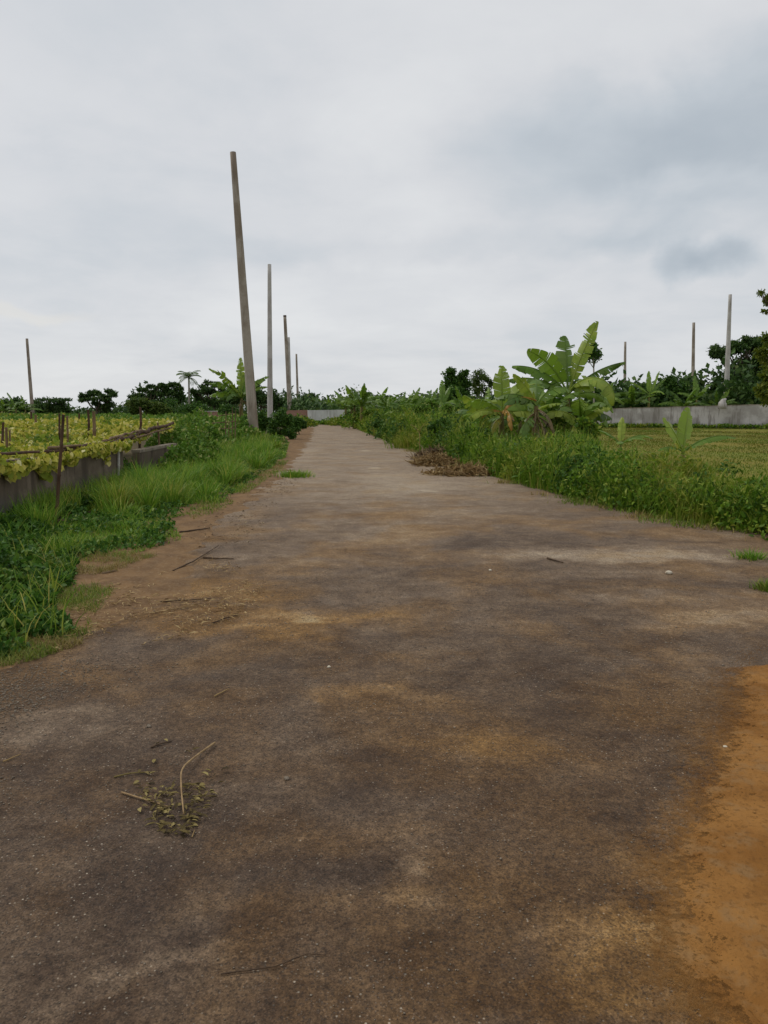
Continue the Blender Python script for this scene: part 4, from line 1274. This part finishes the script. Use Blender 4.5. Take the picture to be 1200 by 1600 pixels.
# vines hanging over the wall in uneven curtains
ny_ = 2600
hy = rng.uniform(7, 15.3, ny_)
drop = .04 + .30 * np.clip(vnoise(hy, hy * 0, 1.7, 51, 2) - .35, 0, 1)
for yc, ww, dd in ((10.1, .30, .16), (10.9, .26, .30), (11.35, .12, .22), (13.3, .16, .24), (13.75, .10, .40), (14.4, .22, .16)):
    drop = np.maximum(drop, dd * np.exp(-((hy - yc) / ww) ** 2))
ok = rng.random(ny_) < .10 + 3.5 * drop
hy, drop = hy[ok], drop[ok]; ny_ = len(hy)
hz_ = vz(np.column_stack([wx(hy), hy])) + .04 - rng.random(ny_) ** 1.5 * drop
hx = wx(hy) + .09 + rng.random(ny_) * .12
Ls = rng.uniform(.05, .12, ny_)
g2 = scatter(GOURD, np.column_stack([hx, hy, hz_]), randdir(ny_, -1.2, .6), nrm(rng.normal(size=(ny_, 3)) * .5 + np.array([.7, -.6, .3])), Ls, Ls)
jointhing('gourd_vines', cat(g1, g2), M['gourd'])
# crop beyond, greener, out to the far trees
cp = np.array([(-7.8, 25), (-10.5, 60), (-13, 90), (-70, 125), (-110, 125), (-26, 25)])
P = sample(cp, 42000, 1.0, dmin=24)
n = len(P); dist = np.hypot(P[:, 0], P[:, 1])
Z = 1.02 + (vnoise(P[:, 0], P[:, 1], .3, 61, 3) - .4) * .7 + rng.normal(size=n) * .05
Ls = np.clip(dist * .0042, .11, .45) * rng.uniform(.6, 1.3, n)
jointhing('crop_leaves', scatter(FOLD, zeros3(P, Z - .15), randdir(n, .2), randdir(n, 1.2), Ls, Ls * .7), M['crop'])

# bamboo: stakes and rails
def bamboo_mesh(a, b, r, mb=None, node=.32):
    mb = mb or MB()
    a, b = Vector(a), Vector(b)
    L = (b - a).length; n = max(2, int(L / node))
    path, rad = [], []
    for i in range(n + 1):
        q = a.lerp(b, i / n)
        j = Vector((rnd.uniform(-1, 1), rnd.uniform(-1, 1), rnd.uniform(-1, 1))) * r * .5
        for dt, k in ((-.02, 1), (0, 1.28), (.02, 1)):
            tt = min(max(i / n + dt / L, 0), 1)
            if path and (a.lerp(b, tt) - path[-1]).length < .004:
                continue
            path.append(a.lerp(b, tt) + (j if 0 < i < n else Vector())); rad.append(r * k * (1 - .25 * i / n))
    mb.tube(path, rad, 8)
    return mb


s0 = at(86, 820, 9.6); s1 = at(99, 648, 9.55)
o = bamboo_mesh((0, 0, -.15), s1 - s0, .026).obj('bamboo_stake', M['bamboodark'], None, s0)
tag(o, 'long dark bamboo stake leaning against the low wall in front of the vines', 'bamboo stake', 'bamboo stakes of the trellis')
GK = 'bamboo stakes of the trellis'
for px, py0, py1, Y, r, m, lab in [
        (218, 716, 636, 17.5, .035, 'bamboodark', 'dark stake standing up from the far corner of the trellis edge'),
        (248, 690, 660, 18.5, .03, 'bamboo', 'short pale stake near the far end of the bamboo rail'),
        (137, 690, 640, 17, .035, 'bamboodark', 'dark short stake, left one of a close pair rising from the vines'),
        (145, 690, 643, 16, .045, 'bamboo', 'thick brown stake, right one of a close pair rising from the vines'),
        (122, 680, 646, 24, .04, 'bamboodark', 'thin slanting stake deep in the vines left of the close pair'),
        (93, 690, 646, 16, .03, 'bamboodark', 'dark stake just left of the long leaning stake'),
        (105, 690, 650, 15.5, .028, 'bamboo', 'pale stake just right of the long leaning stake'),
        (54, 690, 648, 20, .04, 'bamboo', 'brown stake among the vines below the lone far left pole'),
        (47, 680, 643, 30, .05, 'bamboodark', 'dark stake at the very foot of the lone far left pole'),
        (3, 700, 660, 14, .03, 'bamboodark', 'dark stake at the left edge among yellow leaves'),
        (9, 705, 668, 13.5, .03, 'bamboo', 'split pale stake second from the left edge'),
        (15, 700, 672, 13.5, .022, 'bamboo', 'thin stub of a stake third from the left edge'),
        (160, 772, 690, 14.4, .016, 'bamboo', 'thin stick propped on the wall under the hanging vines'),
        (184, 765, 690, 14.6, .03, 'polepale', 'pale post at the end of the low wall')]:
    a = at(px + rl(-1, 1), py0, Y); q = at(px + rl(-2, 2), py1, Y)
    a.z = min(a.z, .2)
    tag(bamboo_mesh((0, 0, 0), q - a, r).obj('bamboo_stake', M[m], None, a), lab, 'bamboo stake', GK)

# rails along the trellis edge
def rail(pts, r, m, label):
    P0 = Vector(pts[0]); mb = MB()
    for i in range(len(pts) - 1):
        bamboo_mesh(Vector(pts[i]) - P0, Vector(pts[i + 1]) - P0, r, mb)
    return tag(mb.obj('bamboo_rail', M[m], None, P0), label, 'bamboo pole', 'bamboo rails of the trellis edge')


rail([at(72, 706, 11.5), at(112, 700, 12.4), at(180, 690, 14.6)], .035, 'bamboodark', 'dark bamboo rail resting on the wall top by the leaning stake')
rail([at(76, 700, 11.6), at(125, 696, 12.6)], .026, 'bamboo', 'short pale bamboo rail tied beside the leaning stake')
rail([at(175, 692, 14.4), at(215, 678, 16.6), at(270, 661, 19.5)], .045, 'bamboodark', 'thick dark bamboo rail rising to the right end of the trellis')
rail([at(160, 690, 14.0), at(220, 672, 17)], .030, 'bamboo', 'pale bamboo rail lying over the dark one at the wall end')
rail([at(205, 686, 16), at(268, 668, 19.3)], .026, 'bamboo', 'thin lower bamboo rail below the thick dark one')
rail([at(-40, 712, 9.6), at(60, 706, 11.2)], .026, 'bamboodark', 'bamboo rail half hidden by vines at the left edge')

# bamboo frame by the weeds
a = at(352, 692, 29); a.z = 0
fr = thing('bamboo_trellis', 'thin pale bamboo frame standing in the weeds left of the leaning pole', 'trellis', a)
for px, py1 in ((352, 643), (357, 660), (362, 636), (367, 640)):
    q = at(px, 690, 29) - a; q.z = -.1; e = at(px + 1, py1, 29) - a
    bamboo_mesh(q, e, .022).obj('post', M['bamboo'], fr)
for (xa, ya), (xb, yb) in (((326, 662), (369, 658)), ((345, 670), (368, 669)), ((340, 650), (366, 646))):
    bamboo_mesh(at(xa, ya, 28.9) - a, at(xb, yb, 28.9) - a, .018).obj('rail', M['bamboo'], fr)

# ------------------------------------------------------------------ left verge vegetation
# tall creeper bank between the trellis and the leaning pole
G_ = lambda px, py: (gp(px, py).x, gp(px, py).y)
spec = []
for px, py, r, h in [(298, 742, .8, .65), (283, 722, .9, .95), (272, 714, .8, 1.1), (308, 726, .8, .9), (290, 708, .9, 1.15), (318, 708, .9, 1.1), (300, 698, 1.2, 1.35), (335, 708, .8, .85), (350, 712, .7, .6), (345, 698, 1.0, 1.0), (366, 702, .9, .8),
                     (325, 695, 1.4, 1.25), (310, 690, 1.6, 1.45), (280, 692, 1.3, 1.3), (385, 694, 1.0, .75), (400, 694, .8, .5), (415, 696, .7, .35), (375, 690, 1.3, 1.0), (425, 692, .7, .3), (355, 690, 1.3, 1.15), (262, 706, .8, .9)]:
    x, y = G_(px, py); spec.append((x, y, r, h))
jointhing('creeper_bank', mounds(spec, 30000, (.03, .0026)), M['crop'])
bp = PG([(262, 742), (305, 752), (350, 722), (400, 704), (430, 697), (400, 690), (330, 692), (285, 694), (262, 712)])
P = sample(bp, 9000, 1.0, dmin=10)
H = (.35 + 1.1 * vnoise(P[:, 0], P[:, 1], .9, 83, 3)) * np.interp(P[:, 0] + .108 * P[:, 1], [-5, -3.6], [1.1, .55])
jointhing('bank_grass', blades(zeros3(P, 0), H * rng.uniform(.6, 1.3, len(P)), np.clip(.004 + np.hypot(P[:, 0], P[:, 1]) * .0009, .01, .03), .4, .7), M['tallgrass'])
spec = [(at(px, 660, Y).x, Y, r, h) for px, Y, r, h in ((545, 84, 2.0, 1.3), (532, 90, 1.8, .9), (520, 92, 1.6, .7), (508, 93, 1.4, .45), (497, 93.5, 1.2, .3), (556, 78, 1.6, 1.3), (484, 90, 1.0, .5), (476, 84, 1.4, 1.0), (470, 78, 1.6, 1.2))]
jointhing('far_end_weeds', mounds(spec, 5000, (.05, .003)), M['thicket'])
# dark weeds in the gap of the wall and along its foot
spec = []
for px, py, r, h in [(202, 752, .30, .6), (196, 758, .25, .45), (208, 748, .3, .5), (130, 792, .3, .22), (100, 802, .3, .16), (150, 785, .25, .28), (45, 814, .3, .2), (190, 780, .25, .2), (10, 835, .5, .25), (290, 750, .35, .35)]:
    x, y = G_(px, py); spec.append((x, y, r, h))
jointhing('wall_weeds', mounds(spec, 5000, (.018, .0018), 2), M['weed'])

# tall bright grass
gpoly = PG([(150, 800), (195, 812), (250, 800), (300, 790), (350, 768), (400, 738), (438, 712), (430, 700), (380, 705), (330, 715), (270, 738), (200, 765), (120, 792)])
P = sample(gpoly, 24000, 1.2, dmin=8)
s_ = sdist(P, gpoly)
h = (.10 + .36 * np.clip(s_ / .7, 0, 1)) * (.15 + 1.9 * vnoise(P[:, 0], P[:, 1], 1.7, 81, 3) ** 1.6)
gA = blades(zeros3(P, -.02), h * rng.uniform(.6, 1.3, len(P)), np.clip(.004 + np.hypot(P[:, 0], P[:, 1]) * .0010, .008, .03), .35, .75)
wq = rng.random(3800)
wy_ = 8.6 + wq * (p2.y - 8.6)
wfx = wx(wy_) + .12 + rng.random(3800) * .45
okw = vnoise(wfx, wy_, 1.3, 87, 3) > .45
Pw = np.column_stack([wfx, wy_])[okw]
gW = blades(zeros3(Pw, 0), rng.uniform(.15, .5, len(Pw)), np.full(len(Pw), .013), .35, .7)
# tussocks standing out of it
tc_ = sample(gpoly, 95, .9, dmin=8)
Pt, Ht, At = [], [], []
for c_ in tc_:
    k = 150; r_ = rnd.uniform(.07, .2); q = rng.normal(size=(k, 2)) * r_ * .6
    Pt.append(c_ + q); Ht.append(rnd.uniform(.25, .62) * rng.uniform(.5, 1.2, k)); At.append(np.arctan2(q[:, 1], q[:, 0]) + rng.normal(size=k) * .5)
Pt = np.concatenate(Pt); Ht = np.concatenate(Ht); At = np.concatenate(At)
gT = blades(zeros3(Pt, -.02), Ht, np.clip(.004 + np.hypot(Pt[:, 0], Pt[:, 1]) * .0011, .009, .03), .55, .95, 3, At)
# grass beside and beyond, lower
gpoly2 = PG([(50, 842), (110, 880), (165, 880), (240, 858), (285, 845), (260, 812), (330, 800), (385, 760), (445, 716), (452, 692), (420, 700), (330, 770), (240, 800), (120, 810)])
P = sample(gpoly2, 30000, 1.0, dmin=6)
s_ = sdist(P, gpoly2)
keep = vnoise(P[:, 0], P[:, 1], 1.3, 91, 3) > .36 - .4 * np.clip(s_, 0, .5)
P = P[keep]
gB = blades(zeros3(P, -.01), rng.uniform(.03, .12, len(P)) * (.2 + 2.6 * vnoise(P[:, 0], P[:, 1], 2, 15) ** 2), np.clip(.003 + np.hypot(P[:, 0], P[:, 1]) * .0010, .006, .03), .8, .9)
jointhing('verge_grass', cat(gA, gB, gT, gW), M['grass'])
# dry yellowish fringe at the edge of the verge
lpoly = PG([(-60, 1060), (60, 1030), (135, 1005), (150, 960), (185, 915), (200, 885), (250, 870), (150, 865), (95, 880), (80, 950), (40, 1000), (-60, 1020)])
P = sample(lpoly, 12000, .6, dmin=3)
P = P[vnoise(P[:, 0], P[:, 1], 2.6, 95, 3) > .44]
gD = blades(zeros3(P, 0), rng.uniform(.03, .10, len(P)), np.full(len(P), .005), 1.1, 1.0)
gpoly3 = PG([(300, 815), (345, 800), (400, 762), (440, 735), (455, 715), (440, 708), (400, 738), (350, 768), (290, 800)])
P = sample(gpoly3, 5000, .6, dmin=8)
P = P[vnoise(P[:, 0], P[:, 1], 1.6, 96, 3) > .42]
gE = blades(zeros3(P, 0), rng.uniform(.03, .12, len(P)), np.full(len(P), .012), 1.0, 1.0)
jointhing('dry_fringe_grass', cat(gD, gE), M['shortgrass'])
# near broad-leaved weeds
wpoly = PG([(-160, 1075), (0, 1035), (60, 1008), (95, 1000), (118, 985), (75, 950), (115, 915), (120, 880), (70, 850), (0, 832), (-200, 900)])
P = sample(wpoly, 22000, .9, dmin=3.5)
s_ = sdist(P, wpoly)
n = len(P)
nz = vnoise(P[:, 0], P[:, 1], 2.4, 101, 3)
kp = nz + .8 * np.clip(s_, 0, .5) > .46
P, s_, nz = P[kp], s_[kp], nz[kp]
n = len(P)
hw = np.clip(.05 + s_ * .40, .03, .30) * (.05 + 1.7 * nz ** 1.5)
Z = hw * rng.random(n) ** .45
L = rng.uniform(.018, .05, n) * (1 + .5 * (rng.random(n) < .08))
wv1 = scatter(FOLD, zeros3(P, Z), randdir(n, .05), randdir(n, 1.2), L * 1.35, L * .85)
jointhing('broad_leaf_weeds', wv1, M['weed'])
# small broad-leaved plants through the short grass
P = sample(gpoly2, 9000, 1.0, dmin=5)
P = P[vnoise(P[:, 0], P[:, 1], 2.2, 103, 3) > .50]
n = len(P)
jointhing('verge_weeds', scatter(FOLD, zeros3(P, .02 + .14 * rng.random(n) * vnoise(P[:, 0], P[:, 1], 3, 104)), randdir(n, .1), randdir(n, 1.2), rng.uniform(.03, .08, n), rng.uniform(.02, .045, n)), M['weed'])
P = sample(wpoly, 1100, .9, dmin=3.5)
jointhing('long_weed_blades', blades(zeros3(P, 0), rng.uniform(.15, .42, len(P)), rng.uniform(.006, .012, len(P)), .7, .8, 4), M['grass'])
GC = 'grass clumps on the left verge'
tuft('grass_clump', 'upright bright grass clump between the dark weeds and the short grass', 98, 872, .16, .26, 240, 'grass', .008, GC, .45, .6)
tuft('grass_clump', 'tall green grass clump at the foot of the long leaning stake', 60, 828, .24, .42, 300, 'grass', .010, GC, .45, .6)
tuft('grass_clump', 'dull grass clump with a bare brown foot on the short grass', 195, 832, .16, .17, 260, 'grass', .009, GC, .6, .7)

# ------------------------------------------------------------------ litter on the road
lit = PG([(20, 1010), (120, 1030), (250, 1010), (330, 985), (400, 960), (420, 910), (330, 870), (220, 880), (150, 920), (110, 960)])
P = sample(lit, 2000, .4, dmin=3)
P = P[vnoise(P[:, 0], P[:, 1], 2.5, 111, 3) > .45]
n = len(P)
D = randdir(n, 0); D[:, 2] *= .15
l1 = scatter(LEAF, zeros3(P, .012 + rng.random(n) * .018), D, randdir(n, 2.0), rng.uniform(.02, .09, n), rng.uniform(.003, .012, n))
lit2 = PG([(270, 850), (330, 865), (400, 850), (430, 800), (470, 750), (440, 740), (380, 780), (320, 815)])
P = sample(lit2, 650, .4, dmin=3); P = P[vnoise(P[:, 0], P[:, 1], 2.0, 112, 3) > .44]
n = len(P); D = randdir(n, 0); D[:, 2] *= .15
l2 = scatter(LEAF, zeros3(P, .012 + rng.random(n) * .02), D, randdir(n, 2.0), rng.uniform(.02, .08, n), rng.uniform(.005, .018, n))
jointhing('straw_litter', l1, M['straw'])
jointhing('leaf_litter', l2, M['dry'])

# loose gravel
M['stone'] = woodmat('stone', (.12, .095, .07), (.30, .25, .19), 30, (1, 1, 1))
M['palestone'] = woodmat('pale_stone', (.50, .44, .33), (.66, .60, .48), 30, (1, 1, 1))
OCT = np.array([[1, 0, 0], [0, 1, 0], [-1, 0, 0], [0, -1, 0], [0, 0, .7], [0, 0, -.7]], float)
OCTF = np.array([[0, 1, 4], [1, 2, 4], [2, 3, 4], [3, 0, 4], [1, 0, 5], [2, 1, 5], [3, 2, 5], [0, 3, 5]])
def pebbles(P, size):
    n = len(P)
    V = OCT[None] * (size[:, None, None]) * rng.uniform(.6, 1.3, (n, 6, 3))
    a = rng.random(n) * 6.28
    X = V[..., 0] * np.cos(a)[:, None] - V[..., 1] * np.sin(a)[:, None]; Y = V[..., 0] * np.sin(a)[:, None] + V[..., 1] * np.cos(a)[:, None]
    V = np.stack([X, Y, V[..., 2] * .8], -1) + P[:, None]
    f = OCTF[None] + (np.arange(n) * 6)[:, None, None]
    return V.reshape(-1, 3), f.reshape(-1, 3)


gr = PG([(-150, 1060), (60, 1035), (180, 1000), (240, 1040), (170, 1110), (80, 1200), (-50, 1330), (-250, 1400)])
P = sample(gr, 16000, .5, dmin=2)
P = P[(vnoise(P[:, 0], P[:, 1], 2, 121, 3) - .30) * 1.6 * np.clip(sdist(P, gr) / .35, 0, 1) > rng.random(len(P)) ** 1.2 * .8]
pa = pebbles(zeros3(P, .003), rng.uniform(.0015, .0055, len(P)) * (1 + .8 * (rng.random(len(P)) < .06)))
fg = np.array([(-1.6, 1.3), (1.2, 1.3), (2.0, 4.0), (3.0, 7.0), (-1.2, 7), (-2.4, 3)])
P = sample(fg, 3200, .8, dmin=1.6)
pb = pebbles(zeros3(P, .002), rng.uniform(.001, .0045, len(P)) * np.clip(np.hypot(P[:, 0], P[:, 1]) / 2.5, 1, 2))
V, f = cat(pa, pb)
kind(npmesh('gravel', V, f, M['stone']), 'stuff')


M['sandgrain'] = woodmat('sand_grain', (.17, .08, .022), (.30, .16, .05), 30, (1, 1, 1))
ti = rng.random(9000) * (len(spoly) - 1)
i_ = ti.astype(int); fr_ = (ti - i_)[:, None]
P = spoly[i_] * (1 - fr_) + spoly[np.minimum(i_ + 1, len(spoly) - 1)] * fr_
P = P + rng.normal(size=(9000, 2)) * .055
P = P[(sdist(P, spoly) < .06) & (P[:, 0] > .6) & (P[:, 0] < 2.4)]
Q = sample(spoly, 700, .3, dmin=1.5)
Q = Q[(Q[:, 0] < 2.6) & (sdist(Q, spoly) > .04)]
V, f = cat(pebbles(zeros3(P, .001), rng.uniform(.0008, .003, len(P))), pebbles(zeros3(Q, .022), rng.uniform(.002, .008, len(Q)) * rng.random(len(Q))))
kind(npmesh('sand_grains', V, f, M['sandgrain']), 'stuff')


def stone(px, py, r, m, label):
    c = gp(px, py)
    import bmesh
    bm = bmesh.new()
    bmesh.ops.create_icosphere(bm, subdivisions=3, radius=r)
    for v in bm.verts:
        k = 1 + .25 * (float(vnoise([v.co.x / r * 1.3 + px], [v.co.y / r * 1.3 + v.co.z / r + py], 1, 5)[0]) - .5) * 2
        v.co = Vector((v.co.x * k * 1.1, v.co.y * k * .9, v.co.z * k * .75))
    me = bpy.data.meshes.new('stone'); bm.to_mesh(me); bm.free()
    me.polygons.foreach_set('use_smooth', [True] * len(me.polygons))
    return tag(link('stone', me, M[m], None, (c.x, c.y, r * .55)), label, 'stone', 'loose stones on the road')


stone(1045, 897, .026, 'palestone', 'pale rounded stone lying alone on the right of the road')
stone(766, 892, .013, 'palestone', 'tiny pale stone in the middle of the road')
stone(514, 1043, .009, 'palestone', 'small whitish pebble on the dark asphalt left of centre')
stone(233, 1136, .010, 'stone', 'small brownish stone above the wilted branch')
stone(448, 1218, .010, 'stone', 'small brownish stone right of the wilted branch')
stone(1133, 1168, .008, 'palestone', 'pale pebble at the edge of the orange sand')


def twig(pts, r, m, label, name='twig', group='twigs and sticks on the road'):
    q = [gp(px, py, z) for px, py, z in pts]
    mb = MB()
    P0 = q[0]
    n = len(q)
    path = []
    for i in range(n - 1):
        for k in range(4):
            path.append(q[i].lerp(q[i + 1], k / 4) - P0 + Vector((rl(-1, 1), rl(-1, 1), rl(0, .5))) * r * .6)
    path.append(q[-1] - P0)
    mb.tube(path, [r * (1 - .6 * i / len(path)) for i in range(len(path))], 6)
    return tag(mb.obj(name, M[m], None, P0), label, 'twig', group)


twig([(270, 892, .012), (300, 878, .02), (320, 866, .012), (342, 852, .02)], .008, 'darktwig', 'long dark crooked stick slanting across the left of the road')
twig([(318, 871, .01), (345, 873, .015), (365, 873, .01)], .010, 'darktwig', 'short dark stick lying level right of the slanting one')
twig([(250, 940, .01), (290, 938, .012), (330, 935, .01)], .006, 'darktwig', 'thin twig in the orange earth at left')
twig([(235, 958, .01), (280, 950, .012), (322, 944, .01)], .006, 'twig', 'pale thin twig below the others in the orange earth')
twig([(332, 974, .008), (352, 966, .012), (372, 961, .008)], .006, 'darktwig', 'small dark twig at the left end of the orange sand smear')
twig([(360, 960, .008), (382, 962, .01)], .004, 'straw', 'tiny pale straw by the orange sand smear')
twig([(335, 1088, .006), (358, 1076, .008)], .004, 'straw', 'tiny pale straw on the dark asphalt above the wilted branch')
twig([(160, 897, .01), (182, 892, .015)], .016, 'bamboo', 'stubby pale stick at the edge of the left verge')
twig([(95, 957, .01), (112, 955, .012)], .012, 'twig', 'short pale chip of wood by the dark weeds')
twig([(855, 872, .008), (880, 879, .012)], .010, 'darktwig', 'short dark twig in the middle right of the road')
twig([(345, 1522, .004), (430, 1510, .006), (480, 1490, .005), (510, 1492, .004)], .0022, 'darktwig', 'thin dark root like twig near the bottom of the picture')
twig([(280, 832, .02), (300, 829, .03), (328, 825, .02)], .014, 'darktwig', 'dark rotten log piece at the edge of the short grass')
twig([(5, 1190, .006), (33, 1178, .008)], .003, 'straw', 'thin pale straw at the left edge on the gravel')

# wilted uprooted branch on the road
c = gp(270, 1250)
wb_ = thing('wilted_branch', 'wilted uprooted branch with withered leaves lying on the asphalt', 'branch', (c.x, c.y, 0))
L3 = lambda px, py, z: gp(px, py, z) - Vector((c.x, c.y, 0))
def sub(name, pts, r, m):
    mb = MB(); q = [L3(*p) for p in pts]
    path = []
    for i in range(len(q) - 1):
        a_, b_ = q[i], q[i + 1]
        pm = q[i - 1] if i else a_ * 2 - b_; pn = q[i + 2] if i + 2 < len(q) else b_ * 2 - a_
        for k in range(6):
            s = k / 6
            path.append(.5 * ((2 * a_) + (b_ - pm) * s + (2 * pm - 5 * a_ + 4 * b_ - pn) * s * s + (3 * a_ - pm - 3 * b_ + pn) * s ** 3))
    path.append(q[-1])
    mb.tube(path, [r * (1 - .45 * i / len(path)) for i in range(len(path))], 8)
    return mb.obj(name, M[m], wb_)


sub('main_stem', [(336, 1160, .012), (308, 1180, .02), (286, 1200, .03), (283, 1225, .03), (287, 1272, .012)], .0046, 'twig')
sub('side_stem', [(190, 1238, .006), (220, 1247, .010), (262, 1260, .012)], .0040, 'twig')
sub('side_stem', [(178, 1214, .004), (205, 1208, .008), (238, 1206, .004)], .0035, 'wilt')
sub('side_stem', [(236, 1168, .004), (250, 1162, .008), (268, 1158, .004)], .004, 'darktwig')
sub('side_stem', [(300, 1308, .004), (304, 1297, .008)], .002, 'straw')
P, D, N_, LL, WW = [], [], [], [], []
for k in range(210):
    # leaves fanned around the stem's lower end, narrowing towards the viewer
    v = rnd.random()
    py = 1222 + v * 80 + rl(-6, 6)
    half = 52 * (1 - v) ** .7 + 12
    px = 276 + rl(-1, 1) * half - 6 * (v - .5)
    q = L3(px, py, rl(.004, .018))
    P.append(q); D.append((rl(-1, 1) + (.8 if px > 276 else -.4), rl(-.5, .5), rl(-.15, .15))); N_.append((rl(-.45, .45), rl(-.45, .3), 1)); LL.append(rl(.016, .042)); WW.append(rl(.006, .017))
for px, py in [(216, 1208), (226, 1206), (232, 1210), (240, 1192), (244, 1190), (330, 1205), (338, 1208), (345, 1203), (326, 1212), (300, 1172), (290, 1173), (250, 1160), (262, 1158), (218, 1262), (222, 1258), (262, 1302), (268, 1300), (288, 1296)]:
    P.append(L3(px, py, .008)); D.append((rl(-1, 1), rl(-1, 1), .1)); N_.append((rl(-.4, .4), rl(-.4, .4), 1)); LL.append(rl(.022, .045)); WW.append(rl(.008, .02))
V, f = scatter(FOLD, np.array(P), np.array(D, float), np.array(N_, float), np.array(LL), np.array(WW))
npmesh('withered_leaves', V, f, M['wilt'], wb_)
